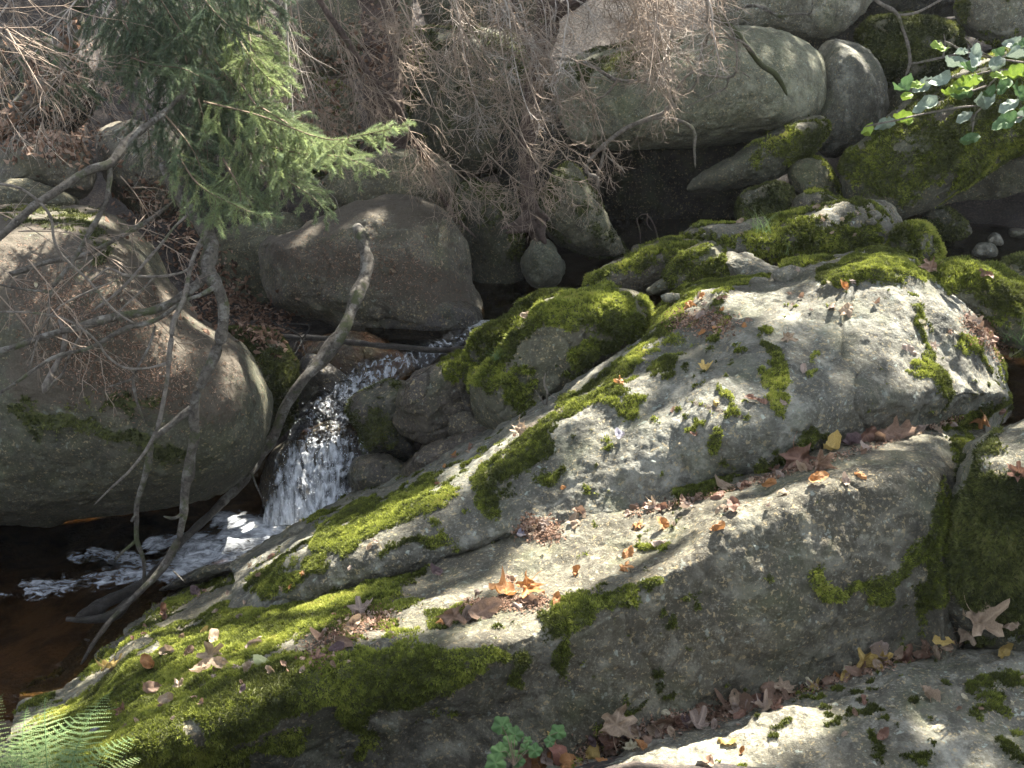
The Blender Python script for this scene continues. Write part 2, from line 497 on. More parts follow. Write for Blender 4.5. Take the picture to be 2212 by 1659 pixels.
# ------------------------------------------------------------------ the big rocks in front
B = boulder
M['wetbrown'] = rock_mat('damp_brown_rock', (.045, .038, .032), (.10, .085, .07), (.26, .22, .18), .3, rough=.45, dark=(.012, .011, .010), bumpd=.01)
M['shade_rock'] = rock_mat('shade_dark_rock', (.014, .013, .011), (.026, .023, .018), (.045, .04, .032), .1, dark=(.007, .007, .006), rough=.9)  # near-black base colour paints in the deep shade of hollow and gaps
loft('long grey slab in the foreground with dark mossy front face and leaves strewn on top', [
 [(-300,2100,2.6),(-240,1900,2.75),(-180,1790,2.9),(-60,1720,.55),(-20,1640,.42),(20,1570,.2),(40,1510,-.02),(50,1460,-.35)],
 [(90,2000,2.75),(100,1850,2.85),(110,1760,3.0),(150,1665,.70),(190,1580,.56),(180,1510,.28),(140,1470,0.0),(130,1430,-.35)],
 [(420,2000,3.05),(430,1850,3.15),(430,1700,3.224),(440,1560,0.8),(370,1460,0.62),(290,1400,0.33),(240,1375,0),(220,1340,-0.35)],
 [(760,2000,3.15),(760,1850,3.25),(760,1640,3.324),(770,1440,0.88),(620,1360,0.7),(450,1310,0.35),(340,1305,0),(320,1280,-0.35)],
 [(1000,2000,3.2),(1000,1820,3.3),(1000,1600,3.374),(1000,1400,0.92),(860,1300,0.78),(650,1235,0.45),(500,1228,0),(480,1200,-0.35)],
 [(1180,1900,3.25),(1180,1720,3.4),(1190,1530,3.424),(1190,1342,0.95),(1100,1240,0.86),(900,1165,0.66),(700,1128,0.1),(660,1110,-0.35)],
 [(1400,1800,3.35),(1410,1620,3.48),(1410,1440,3.524),(1400,1264,1.02),(1320,1190,0.95),(1200,1110,0.9),(1100,1040,0.6),(1060,1030,-0.1)],
 [(1560,1750,3.4),(1560,1560,3.58),(1560,1360,3.584),(1545,1158,1.12),(1500,1105,1.08),(1420,1040,1),(1350,980,0.8),(1300,950,0.1)],
 [(1720,1700,3.5),(1720,1500,3.65),(1715,1290,3.654),(1705,1088,1.19),(1680,1050,1.17),(1640,1005,1.08),(1580,950,0.85),(1500,930,0.2)],
 [(1870,1640,3.6),(1870,1450,3.72),(1870,1250,3.724),(1860,1046,1.22),(1840,1000,1.22),(1800,945,1.14),(1760,890,0.9),(1700,900,0.2)],
 [(1988,1600,3.7),(1988,1390,3.8),(1988,1220,3.804),(1988,1043,1.21),(1978,985,1.22),(1958,915,1.14),(1928,860,0.9),(1878,880,0.2)],
 [(2065,1600,3.7),(2065,1400,3.75),(2060,1220,3.85),(2055,1062,1.14),(2055,990,1.16),(2045,900,1.08),(2035,860,.8),(1995,880,.2)],
 [(2180,1600,4.3),(2170,1400,4.4),(2160,1240,4.5),(2140,1100,4.5),(2140,1010,4.6),(2130,950,4.7),(2120,900,4.9),(2100,900,5.2)],
], 560, 300, 'slab', amp=.022, size=1.2, seed=11, dens=70000, tuft=.0075, thick=.013, cracks=.010, specks=.5,
 moss=[([(150,1640),(330,1500),(480,1400),(620,1330),(700,1200)],110), ([(200,1600),(420,1540),(620,1480),(800,1440)],75), ([(560,1340),(700,1330),(800,1290)],90),
  ([(330,1650),(600,1520),(800,1500),(960,1450)],70), ([(160,1665),(420,1660),(620,1640)],60), ([(560,1210),(700,1160),(820,1120)],16),
  ([(700,1450),(760,1560),(800,1600)],44), ([(830,1500),(780,1620)],38), ([(1090,1400),(1110,1470)],22), ([(980,1410),(1060,1400)],20), ([(1210,1380),(1210,1440)],16),
  ([(1190,1345),(1300,1290),(1430,1262)],11), ([(1740,1250),(1800,1280),(1900,1270),(1990,1215)],24), ([(1750,1245)],22), ([(1400,1500),(1300,1570)],16), ([(1640,1245)],14), ([(1380,1200),(1450,1190)],6),
  ([(1470,1068),(1560,1052)],14), ([(2080,970),(2100,1000)],22), ([(2045,1090),(2030,1200),(2010,1330)],22), ([(930,1350),(1050,1330)],14), ([(860,1240),(900,1230)],12), ([(1000,1185),(1060,1180)],12)],
 litter=[([(820,1330),(700,1400)],45), ([(1130,1130),(1200,1150)],22), ([(620,1600),(560,1560)],20)],
 nomoss=[([(560,1640),(640,1650)],26), ([(410,1570),(430,1590)],20)])
loft('pale humpbacked boulder with a sunlit top and mossy left ridge behind the long slab', [
 [(420,1420,.05),(450,1380,.25),(480,1345,.38),(500,1300,.43),(500,1265,.40),(505,1240,.30),(490,1225,0.0)],
 [(700,1330,.45),(700,1290,.62),(700,1250,.70),(690,1215,.72),(660,1190,.67),(630,1174,.52),(600,1155,.1)],
 [(900,1260,.6),(900,1220,.76),(880,1160,.85),(860,1120,.86),(840,1088,.82),(815,1065,.68),(790,1050,.2)],
 [(1150,1200,.7),(1130,1150,.88),(1110,1070,.98),(1090,1010,1.02),(1070,975,1.02),(1050,948,.90),(1020,940,.3)],
 [(1330,1180,.8),(1320,1120,.95),(1290,1020,1.08),(1260,950,1.14),(1240,895,1.18),(1220,850,1.10),(1190,840,.5)],
 [(1480,1130,.85),(1470,1075,1.0),(1450,975,1.17),(1420,880,1.25),(1390,800,1.32),(1370,742,1.25),(1340,740,.6)],
 [(1600,1100,.9),(1590,1040,1.06),(1590,930,4.22),(1570,800,1.40),(1530,700,1.43),(1490,636,1.38),(1460,640,.8)],
 [(1740,1050,.95),(1740,990,1.12),(1750,880,4.32),(1750,745,1.46),(1720,660,1.52),(1690,606,1.50),(1660,610,.9)],
 [(1900,1000,1.0),(1900,940,1.16),(1910,850,4.44),(1910,745,1.46),(1900,620,1.62),(1890,552,1.66),(1880,550,1.1)],
 [(2060,960,1.0),(2050,910,1.14),(2060,850,4.60),(2055,770,1.38),(2050,670,1.52),(2030,602,1.50),(2020,595,1.0)],
 [(2150,930,.9),(2150,890,1.05),(2160,850,4.80),(2160,810,1.2),(2150,740,1.3),(2130,686,1.25),(2120,690,.8)],
 [(2190,900,.5),(2185,880,.8),(2185,865,5.1),(2182,840,1.0),(2178,800,1.0),(2165,750,.9),(2150,730,.4)],
], 560, 280, 'gray', amp=.03, size=1.0, seed=23, dens=70000, tuft=.0075, thick=.013, cracks=.014, specks=.5,
 moss=[([(560,1262),(700,1205),(860,1110),(1000,1030)],28), ([(1000,1030),(1120,960),(1240,880)],20), ([(1030,1050),(1110,1010),(1180,960)],24), ([(1240,870),(1340,810),(1400,760)],17), ([(1400,740),(1440,680)],45),
  ([(1040,1050),(1070,1075)],22), ([(950,1115)],18), ([(1320,860),(1380,855)],20), ([(700,1160),(820,1110)],24), ([(1420,640),(1560,620),(1640,605)],22),
  ([(1560,680),(1560,730)],14), ([(1660,720),(1680,820)],9), ([(1565,830),(1590,920)],10), ([(1780,770),(1760,810)],16), ([(1800,600),(1880,570),(2000,590)],36), ([(1980,680),(2000,790)],12),
  ([(2030,800),(2060,830)],24), ([(2160,800),(2100,740)],16), ([(2040,930),(2170,870)],18), ([(1560,970),(1550,960)],10), ([(1270,1030),(1275,1045)],12), ([(1310,970)],9), ([(1310,1040)],8), ([(1190,1020),(1220,1015)],10),
  ([(1690,880)],14), ([(1780,940),(1620,1040)],10), ([(700,1290),(760,1275)],14), ([(900,1170),(960,1165)],12), ([(840,1200),(960,1150)],6), ([(1420,810),(1440,800)],10), ([(1500,780)],12)],
 litter=[([(1470,690),(1540,670)],20), ([(1130,930),(1240,870)],10), ([(1500,870),(1600,900)],8)])
loft('broad lichen-streaked rock in the lower right corner lit by the sun', [
 [(850,2200,2.35),(900,2000,2.5),(960,1850,2.7),(1020,1780,2.85),(1050,1740,3.0),(1080,1720,3.1)],
 [(1150,2200,2.3),(1180,1900,0.49),(1190,1780,0.51),(1195,1710,0.51),(1200,1675,0.49),(1205,1655,0.43)],
 [(1400,2200,2.3),(1410,1900,0.53),(1420,1730,0.55),(1430,1640,0.57),(1440,1605,0.55),(1445,1585,0.47)],
 [(1650,2200,2.3),(1660,1900,0.55),(1670,1700,0.59),(1680,1580,0.61),(1690,1530,0.59),(1700,1502,0.49)],
 [(1850,2200,2.3),(1855,1900,0.57),(1860,1640,0.63),(1860,1540,0.64),(1860,1475,0.62),(1870,1445,0.53)],
 [(2050,2200,2.3),(2050,1900,0.59),(2050,1620,0.64),(2060,1490,0.67),(2080,1420,0.66),(2095,1385,0.57)],
 [(2250,2200,2.3),(2250,1900,0.59),(2250,1600,0.63),(2250,1470,0.67),(2250,1400,0.67),(2250,1352,0.61)],
 [(2500,2200,2.4),(2500,1900,0.59),(2480,1600,0.61),(2460,1450,0.63),(2450,1380,0.61),(2450,1320,0.53)],
], 480, 220, 'gray', back_ext=((0,.06,-.12),(0,.10,-.6)), amp=.018, size=.8, seed=31, dens=75000, tuft=.007, thick=.008, cracks=.004, specks=1.2,
 moss=[([(1885,1590),(1905,1640)],12), ([(1780,1570),(1880,1535)],7), ([(2090,1520),(2212,1480)],12), ([(1970,1640),(2010,1640)],9), ([(2100,1560),(2160,1545)],10), ([(1230,1625)],24), ([(1620,1650)],14), ([(2030,1480)],8), ([(2150,1610),(2200,1640)],12), ([(1660,1570),(1720,1555)],7)])
B('grey rock covered by dark moss at the right edge beside the long slab', [(2060,985),(2120,940),(2230,895),(2400,880),(2480,1150),(2420,1400),(2240,1430),(2070,1390),(2000,1300),(2015,1110)],
  4.08, .40, .5, 'slab', pole=(2250,1180), lean=.5, e=.7, seed=41, moss=[([(2150,1080),(2140,1250)],95), ([(2060,1220),(2212,1330)],40), ([(2212,1100),(2230,1250)],80), ([(2190,880),(2130,930)],12)], dens=50000, tuft=.010, mossm='moss_dk', thick=.015)

# ------------------------------------------------------------------ rocks beside the cascade
B('steep mossy pyramid-shaped boulder with a thin ridge right of the cascade', [(1022,800),(1075,745),(1130,690),(1180,645),(1250,628),(1320,622),(1385,640),(1418,690),(1400,760),(1300,830),(1200,890),(1120,945),(1035,925),(1020,860)],
  5.75, .42, .4, 'dim', pole=(1230,760), lean=.25, e=.75, seed=51, moss=[([(1200,680),(1300,680),(1360,700)],62), ([(1040,810),(1180,680),(1300,640)],20), ([(1250,790),(1330,760)],40), ([(1090,850),(1130,870)],24)],
  dens=40000, tuft=.012, thick=.025, cracks=.02)
B('low mossy hump beside the cascade in front of the pool', [(1010,760),(1040,715),(1080,700),(1120,680),(1150,690),(1160,730),(1120,790),(1060,830),(1015,815)], 6.05, .2, .3, 'dim', seed=52, up_moss=1.1, side_moss=.4, dens=32000, tuft=.014, thick=.03)
B('small moss cushion rock at the foot of the ledge above the pool', [(1120,655),(1170,635),(1230,632),(1250,650),(1220,680),(1150,690),(1122,680)], 6.3, .15, .3, 'dim', seed=53, up_moss=1.1, side_moss=.6, dens=30000, tuft=.014, res=.7)
B('brown rough boulder with a lit edge left of the mossy pyramid', [(858,900),(885,830),(930,790),(990,765),(1040,765),(1070,850),(1050,930),(960,950),(890,950)], 6.05, .28, .3, 'wetbrown', pole=(960,850), lean=.15, e=.65, seed=54, amp=.03, moss=[([(1000,790),(1040,850)],26)], dens=26000, tuft=.012, cracks=.02)
B('wet black rock with a mossy cap between the two steps of the fall', [(750,880),(800,835),(855,818),(890,840),(880,920),(900,990),(850,1010),(790,985),(770,930)], 6.25, .2, .3, 'wet', seed=55, res=.8, side_moss=.12, dens=16000, tuft=.010, mossm='moss_dk')
B('dark flat-topped rock with a wet brown top right of the waterfall', [(752,1010),(790,985),(850,988),(880,1010),(872,1060),(820,1100),(765,1095),(748,1050)], 6.02, .22, .3, 'wet', pole=(815,1050), e=.6, seed=56, res=.8, cracks=.015)
B('angular rock with a lit pink top beside the dark flat-topped rock', [(850,1020),(885,985),(930,955),(980,940),(1070,925),(1110,960),(1060,1000),(980,1030),(900,1050),(862,1062)], 5.85, .2, .3, 'wetbrown', pole=(980,985), e=.65, seed=57, res=.8, cracks=.02)
B('reddish worn rock wedged under the mossy pyramid boulder', [(960,905),(1000,890),(1080,900),(1120,940),(1050,970),(980,950)], 5.9, .15, .3, 'brown', seed=58, res=.6)
B('rust-stained wet rock where the stream slides over its edge', [(655,745),(720,722),(790,722),(850,745),(905,775),(890,810),(820,850),(755,835),(700,810),(665,785)], 7.1, .22, .3, 'rust', pole=(790,790), lean=.35, seed=59, cracks=.01)
B('black wet rock under the rust-stained stone', [(640,830),(660,770),(720,790),(760,835),(745,870),(690,860),(640,900)], 6.75, .15, .3, 'wet', seed=60, res=.7)
B('black dripping rock standing in the left of the waterfall', [(560,1100),(568,1020),(600,960),(625,960),(622,1020),(615,1120),(590,1150),(565,1140)], 6.3, .14, .2, 'wet', seed=61, res=.7)
B('dark rock splitting the middle of the waterfall', [(615,1100),(625,1060),(660,1050),(685,1080),(680,1140),(640,1150),(612,1140)], 6.12, .1, .2, 'wet', seed=62, res=.6)
B('wet ledge stone under the upper step of the fall', [(630,985),(650,930),(700,915),(790,920),(820,950),(790,985),(720,1010),(650,1010)], 6.45, .2, .3, 'rust', seed=63, res=.8)
B('wet dark rock hidden behind the falling water', [(585,1130),(600,1010),(650,975),(790,975),(800,1110),(700,1160)], 6.5, .14, .2, 'wet', seed=64, res=.8)
B('flat wet black rock lying in the pool at the edge of the slab', [(345,1262),(420,1228),(500,1208),(570,1203),(560,1228),(480,1250),(400,1275),(350,1280)], 5.25, .1, .3, 'wet', seed=65, res=.7)

# ------------------------------------------------------------------ rocks on the left
B('huge rounded boulder on the left strewn with needle litter under the spruce', [(-330,600),(-200,480),(-60,445),(70,445),(160,442),(240,460),(320,520),(375,610),(440,690),(525,745),(572,820),(582,880),(560,965),(505,1040),(420,1082),(300,1098),(150,1115),(0,1118),(-160,1110),(-300,1000)],
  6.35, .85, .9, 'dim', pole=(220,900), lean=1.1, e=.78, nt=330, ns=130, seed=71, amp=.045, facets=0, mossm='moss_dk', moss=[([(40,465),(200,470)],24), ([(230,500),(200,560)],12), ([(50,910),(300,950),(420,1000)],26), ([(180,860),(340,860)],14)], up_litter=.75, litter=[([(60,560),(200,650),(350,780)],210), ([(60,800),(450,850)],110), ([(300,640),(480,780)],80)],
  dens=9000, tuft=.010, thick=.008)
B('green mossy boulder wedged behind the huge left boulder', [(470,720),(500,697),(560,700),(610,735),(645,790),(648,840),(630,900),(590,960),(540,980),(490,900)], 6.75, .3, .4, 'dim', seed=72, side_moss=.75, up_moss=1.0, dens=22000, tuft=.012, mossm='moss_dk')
B('large brown boulder with needle litter in the middle of the stream bank', [(548,540),(560,500),(620,478),(700,450),(770,428),(850,418),(920,432),(975,475),(1005,540),(1018,620),(1035,690),(1010,745),(940,755),(850,745),(760,738),(680,710),(610,690),(565,650),(550,590)],
  8.0, .75, .6, 'brown', pole=(800,640), lean=.7, e=.75, nt=240, ns=90, facets=3, seed=73, up_litter=.8, amp=.05, cracks=.015, litter=[([(620,540),(900,600),(980,640)],60)])
B('dark wet ledge at the foot of the large brown boulder', [(755,690),(800,655),(880,640),(1010,650),(1040,700),(1010,745),(920,748),(820,738)], 7.45, .25, .4, 'wet', seed=74, up_litter=.5)
B('dark mossy boulder in the shade behind the spruce branches', [(420,620),(440,520),(520,480),(640,470),(680,560),(670,680),(600,720),(500,740),(430,700)], 8.9, .35, .5, 'dim', seed=75)
B('brown boulder in the shadow at the left behind the dead sticks', [(0,350),(20,300),(90,280),(160,290),(200,340),(205,400),(150,430),(60,420),(-20,410)], 8.2, .35, .4, 'brown', seed=76, up_litter=.7)
B('low grey boulder in shade at the left edge', [(-60,440),(-40,400),(40,385),(110,405),(170,440),(120,470),(0,480)], 7.9, .3, .4, 'dim', seed=77)
B('boulder half hidden behind the spruce foliage', [(200,300),(240,262),(300,255),(380,280),(420,350),(400,450),(330,480),(260,440),(215,380)], 8.6, .4, .4, 'brown', seed=78)
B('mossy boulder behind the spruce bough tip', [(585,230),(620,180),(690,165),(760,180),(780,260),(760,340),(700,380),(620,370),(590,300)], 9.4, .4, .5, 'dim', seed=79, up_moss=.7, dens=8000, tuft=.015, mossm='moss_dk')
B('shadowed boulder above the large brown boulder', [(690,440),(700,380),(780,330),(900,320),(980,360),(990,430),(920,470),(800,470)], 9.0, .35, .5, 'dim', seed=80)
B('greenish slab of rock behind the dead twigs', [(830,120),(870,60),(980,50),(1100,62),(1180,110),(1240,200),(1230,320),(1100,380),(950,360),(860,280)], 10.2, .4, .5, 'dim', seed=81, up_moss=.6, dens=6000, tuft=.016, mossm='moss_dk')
B('grey boulder high in the background behind the twigs', [(600,60),(640,-20),(760,-50),(880,-20),(900,60),(860,140),(740,180),(640,140)], 11.0, .4, .5, 'dim', seed=82)

# ------------------------------------------------------------------ rocks of the far bank
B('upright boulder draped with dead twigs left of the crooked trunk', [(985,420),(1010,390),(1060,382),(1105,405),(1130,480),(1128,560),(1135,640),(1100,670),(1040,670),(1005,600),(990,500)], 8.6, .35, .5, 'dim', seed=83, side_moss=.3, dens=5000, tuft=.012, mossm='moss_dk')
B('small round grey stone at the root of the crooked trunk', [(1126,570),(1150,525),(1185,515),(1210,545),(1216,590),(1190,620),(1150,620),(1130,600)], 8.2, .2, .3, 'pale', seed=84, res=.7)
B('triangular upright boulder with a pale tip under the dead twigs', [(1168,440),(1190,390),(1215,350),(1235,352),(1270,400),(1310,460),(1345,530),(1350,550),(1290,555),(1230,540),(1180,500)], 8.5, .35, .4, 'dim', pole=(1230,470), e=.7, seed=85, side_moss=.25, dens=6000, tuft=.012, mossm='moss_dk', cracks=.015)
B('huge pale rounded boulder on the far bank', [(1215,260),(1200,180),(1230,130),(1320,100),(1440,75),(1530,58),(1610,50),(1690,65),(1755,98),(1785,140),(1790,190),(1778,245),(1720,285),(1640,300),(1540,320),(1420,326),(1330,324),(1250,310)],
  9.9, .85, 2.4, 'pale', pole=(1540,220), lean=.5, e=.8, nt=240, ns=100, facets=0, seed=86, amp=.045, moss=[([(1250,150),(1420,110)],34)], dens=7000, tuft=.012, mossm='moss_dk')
B('grey boulder leaning against the right side of the huge pale one', [(1765,120),(1790,90),(1830,84),(1868,98),(1900,140),(1914,200),(1905,260),(1880,310),(1830,335),(1770,335),(1750,260),(1780,190)], 10.0, .5, .5, 'gray', pole=(1840,200), e=.72, lean=.3, seed=87, nomoss=None)
B('flat leaning rock with a mossy upper edge below the huge pale boulder', [(1476,405),(1500,375),(1560,345),(1640,300),(1720,262),(1770,255),(1788,270),(1775,305),(1740,345),(1690,385),(1610,408),(1540,422),(1485,422)], 9.1, .35, .4, 'dim', pole=(1640,350), e=.7, facets=0, seed=88, moss=[([(1680,300),(1770,275)],22), ([(1640,330),(1740,320)],24)], dens=12000, tuft=.012, cracks=.01)
B('small square mossy rock below the leaning rock', [(1592,440),(1610,412),(1660,398),(1700,408),(1716,440),(1712,475),(1660,492),(1605,490)], 8.6, .22, .3, 'dim', e=.6, seed=89, side_moss=.55, dens=14000, tuft=.012, mossm='moss_dk', res=.7)
B('dark wedge-shaped stone with a mossy right edge among the small rocks', [(1702,375),(1720,345),(1755,333),(1785,345),(1805,390),(1822,435),(1780,450),(1720,430)], 9.0, .25, .3, 'dim', e=.65, seed=90, moss=[([(1775,350),(1812,430)],16)], dens=14000, tuft=.013, res=.7)
B('small brown stone between the wedge stone and the ledge', [(1712,440),(1735,417),(1775,415),(1820,432),(1840,455),(1780,480),(1718,468)], 8.5, .2, .3, 'brown', e=.65, seed=91, res=.7, moss=[([(1760,425),(1820,440)],12)], dens=14000, tuft=.012)
B('broad mossy slab sloping down over a dark hollow at the right', [(1832,380),(1845,335),(1880,300),(1960,225),(2050,170),(2150,120),(2300,70),(2500,60),(2560,200),(2400,260),(2212,330),(2120,385),(2040,425),(1960,462),(1920,472),(1870,455),(1840,425)],
  9.0, .55, 2.2, 'dim', pole=(2060,330), lean=1.1, e=.72, nt=260, ns=110, facets=0, seed=92, amp=.05, moss=[([(1900,380),(2100,300),(2300,220)],95), ([(2000,230),(2212,140)],50)], dens=14000, tuft=.014, litter=[([(2000,270),(2100,240)],30)])
B('shadowed rock face in the hollow under the broad mossy slab', [(1940,480),(2060,400),(2212,320),(2450,250),(2500,420),(2212,440),(2080,450),(2000,470)], 10.6, .2, .6, 'dim', seed=93)
B('dark boulder top at the upper right edge with a rim of moss', [(2062,20),(2080,-30),(2200,-60),(2350,-50),(2400,60),(2300,110),(2180,105),(2100,80),(2070,50)], 11.3, .4, .5, 'gray', seed=94, e=.7, up_moss=.8, dens=9000, tuft=.016)
B('green mossy boulder beneath the dark rimmed one at the top right', [(1860,110),(1850,60),(1900,35),(1990,30),(2070,45),(2085,110),(2070,190),(1980,220),(1900,180)], 11.0, .4, .5, 'dim', seed=95, side_moss=.8, up_moss=1, dens=12000, tuft=.016, mossm='moss_dk')
B('broad grey boulder with white lichen at the top edge above the pale one', [(1540,40),(1560,-30),(1660,-90),(1800,-100),(1890,-60),(1892,0),(1860,50),(1800,85),(1740,88),(1660,70),(1580,60)], 10.9, .5, .6, 'gray', seed=96, e=.7)
B('dark rock in the gap between the top boulders', [(1860,-40),(1960,-80),(2080,-60),(2090,20),(1980,50),(1880,40)], 12.0, .3, .5, 'wet', seed=97)
B('dark boulder coloured as the deep shade behind the hollow', [(1190,560),(1200,330),(1300,270),(1500,260),(1690,290),(1700,460),(1620,560),(1450,590),(1300,590)], 10.7, .35, .8, 'shade_rock', seed=98)  # wall added to close the hollow, its colour carries the shade
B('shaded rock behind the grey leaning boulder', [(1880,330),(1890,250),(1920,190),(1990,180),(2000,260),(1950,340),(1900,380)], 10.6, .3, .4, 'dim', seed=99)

B('dark rock filling the gap behind the crooked trunk', [(1080,300),(1120,240),(1220,260),(1280,340),(1290,460),(1220,520),(1130,500),(1080,400)], 9.9, .3, .8, 'shade_rock', seed=140)
B('dark rock behind the top of the huge pale boulder', [(1640,80),(1680,-40),(1850,-60),(2000,-20),(2060,120),(1960,260),(1820,240),(1700,180)], 12.4, .3, .6, 'shade_rock', seed=141)
B('dark rock behind the broad mossy slab', [(1820,360),(1850,240),(1960,180),(2100,120),(2250,60),(2330,200),(2100,330),(1900,420)], 11.6, .3, .6, 'shade_rock', seed=142)
B('brown rock half buried in the litter bank at the upper left', [(330,200),(380,140),(470,130),(540,180),(560,270),(500,330),(400,330),(340,280)], 10.3, .4, .6, 'brown', seed=143, up_litter=.6)
B('low stone in the litter bank behind the reddish trunk', [(900,-30),(960,-60),(1100,-60),(1200,-30),(1180,60),(1040,90),(930,60)], 11.8, .4, .6, 'dim', seed=144, up_litter=.5)
B('dark rock under the dead sticks at the left edge', [(-60,150),(0,90),(120,80),(200,140),(210,230),(140,300),(20,300),(-50,240)], 9.6, .4, .6, 'shade_rock', seed=145, up_litter=.6)
# ------------------------------------------------------------------ low rocks between the pool and the humpbacked boulder
B('flat cracked ledge with moss and leaves above the humpbacked boulder', [(1462,520),(1500,492),(1600,486),(1700,462),(1800,440),(1880,432),(1930,455),(1945,490),(1930,540),(1860,575),(1750,590),(1640,585),(1540,560),(1475,545)],
  7.6, .55, .6, 'gray', pole=(1720,540), lean=.8, e=.62, nt=260, ns=90, seed=101, amp=.05, cracks=.035, moss=[([(1500,510),(1700,490),(1900,500)],20), ([(1700,530),(1900,540)],22), ([(1640,560),(1700,520)],20), ([(1750,470),(1850,450)],12)], dens=24000, tuft=.013)
B('rounded grey stone on the right end of the cracked ledge', [(1840,470),(1850,440),(1890,432),(1930,450),(1945,490),(1920,510),(1860,500)], 7.7, .15, .2, 'gray', seed=102, res=.6)
B('dark mossy rock with a bright ridge left of the ledge', [(1430,600),(1460,560),(1500,535),(1535,528),(1560,545),(1590,590),(1600,630),(1540,645),(1450,640),(1400,630)], 6.7, .25, .4, 'dim', pole=(1520,590), e=.62, seed=103, cracks=.02, moss=[([(1440,585),(1530,532)],9), ([(1510,600),(1550,590)],30)], dens=26000, tuft=.012)
B('low brown rock with moss sloping to the dark pool', [(1250,610),(1290,580),(1360,545),(1440,520),(1520,520),(1550,550),(1500,590),(1430,620),(1360,640),(1270,635)], 7.2, .35, .4, 'brown', pole=(1400,590), lean=.5, e=.7, seed=104, moss=[([(1350,560),(1500,540)],26), ([(1290,600),(1350,580)],12)], dens=24000, tuft=.012)
B('tilted grey slab with a pale face next to the dark mossy rock', [(1560,560),(1600,548),(1640,560),(1690,590),(1720,620),(1640,640),(1590,630)], 6.6, .2, .3, 'gray', seed=105, e=.6, res=.8, cracks=.02)
B('brown flat stone in front of the cracked ledge', [(1680,580),(1740,560),(1830,565),(1860,590),(1800,620),(1720,625)], 6.5, .2, .3, 'brown', seed=106, res=.8, up_moss=.5, dens=20000, tuft=.012)
B('low mossy rock on the brink of the right-hand pool', [(1925,520),(1950,493),(1995,486),(2018,505),(2032,550),(2010,580),(1960,590),(1920,570)], 7.2, .25, .3, 'dim', e=.7, seed=107, side_moss=.55, up_moss=1, dens=24000, tuft=.013)
B('mossy rock with a sunlit crown right of the humpbacked boulder', [(1980,640),(1990,590),(2040,568),(2110,572),(2180,600),(2260,640),(2300,720),(2212,760),(2130,730),(2060,690)], 5.75, .35, .4, 'dim', pole=(2130,670), lean=.35, e=.72, seed=108, up_moss=1.1, side_moss=.3, dens=36000, tuft=.012, thick=.02)
B('small moss-covered stone at the right edge by the pool', [(2150,620),(2165,580),(2190,558),(2240,555),(2270,600),(2230,640),(2180,640)], 6.9, .2, .25, 'dim', seed=109, side_moss=.6, up_moss=.9, dens=20000, tuft=.013, res=.7, mossm='moss_dk')
B('dark oval stone standing at the edge of the right-hand pool', [(1990,460),(2010,443),(2050,450),(2090,475),(2104,500),(2080,518),(2030,515),(2000,490)], 8.9, .2, .25, 'dim', seed=110, res=.7, side_moss=.35, dens=10000, tuft=.012, mossm='moss_dk')
for k, (lab, ol, Y) in enumerate([
  ('tiny grey stone poking out of the right-hand pool, nearest the camera', [(2096,545),(2110,528),(2140,530),(2155,545),(2135,557),(2108,556)], 8.3),
  ('tiny stone in the pool behind the nearest pool stone', [(2130,520),(2145,503),(2158,510),(2164,525),(2145,530)], 8.9),
  ('small stone at the right edge of the far pool', [(2175,500),(2195,493),(2220,495),(2225,510),(2190,513)], 9.3)]):
    B(lab, ol, Y, .1, .1, 'gray', seed=120 + k, res=.35, name='stone', cat='stone', group='stones in the right-hand pool')
for k, (lab, x, y, r, Y) in enumerate([
  ('pale pebble on the cracked ledge', 1885, 465, 12, 7.2), ('pink pebble on the cracked ledge below the pale one', 1880, 480, 10, 7.1),
  ('brown rounded stone in the dark gap left of the ledge', 1390, 545, 22, 8.0), ('rounded stone at the left end of the ledge', 1515, 505, 30, 7.9),
  ('grey stone tip amid moss at the top of the slope', 1450, 640, 22, 5.6), ('grey stone half sunk in moss near the ridge', 1560, 640, 20, 5.5), ('grey rounded stone behind the humpbacked boulder crest', 1710, 596, 34, 5.55),
  ('pale stone at the foot of the ledge behind the crest', 1640, 612, 26, 5.6)]):
    ol = [(x + r * math.cos(a) * (1.15 + .15 * math.sin(a * 3 + k)), y + .62 * r * math.sin(a)) for a in np.linspace(0, 6.28, 9)[:-1]]
    B(lab, ol, Y, r * Y / FPX * .8, r * Y / FPX, 'gray' if k != 2 else 'brown', seed=130 + k, res=.4, name='stone', cat='stone')

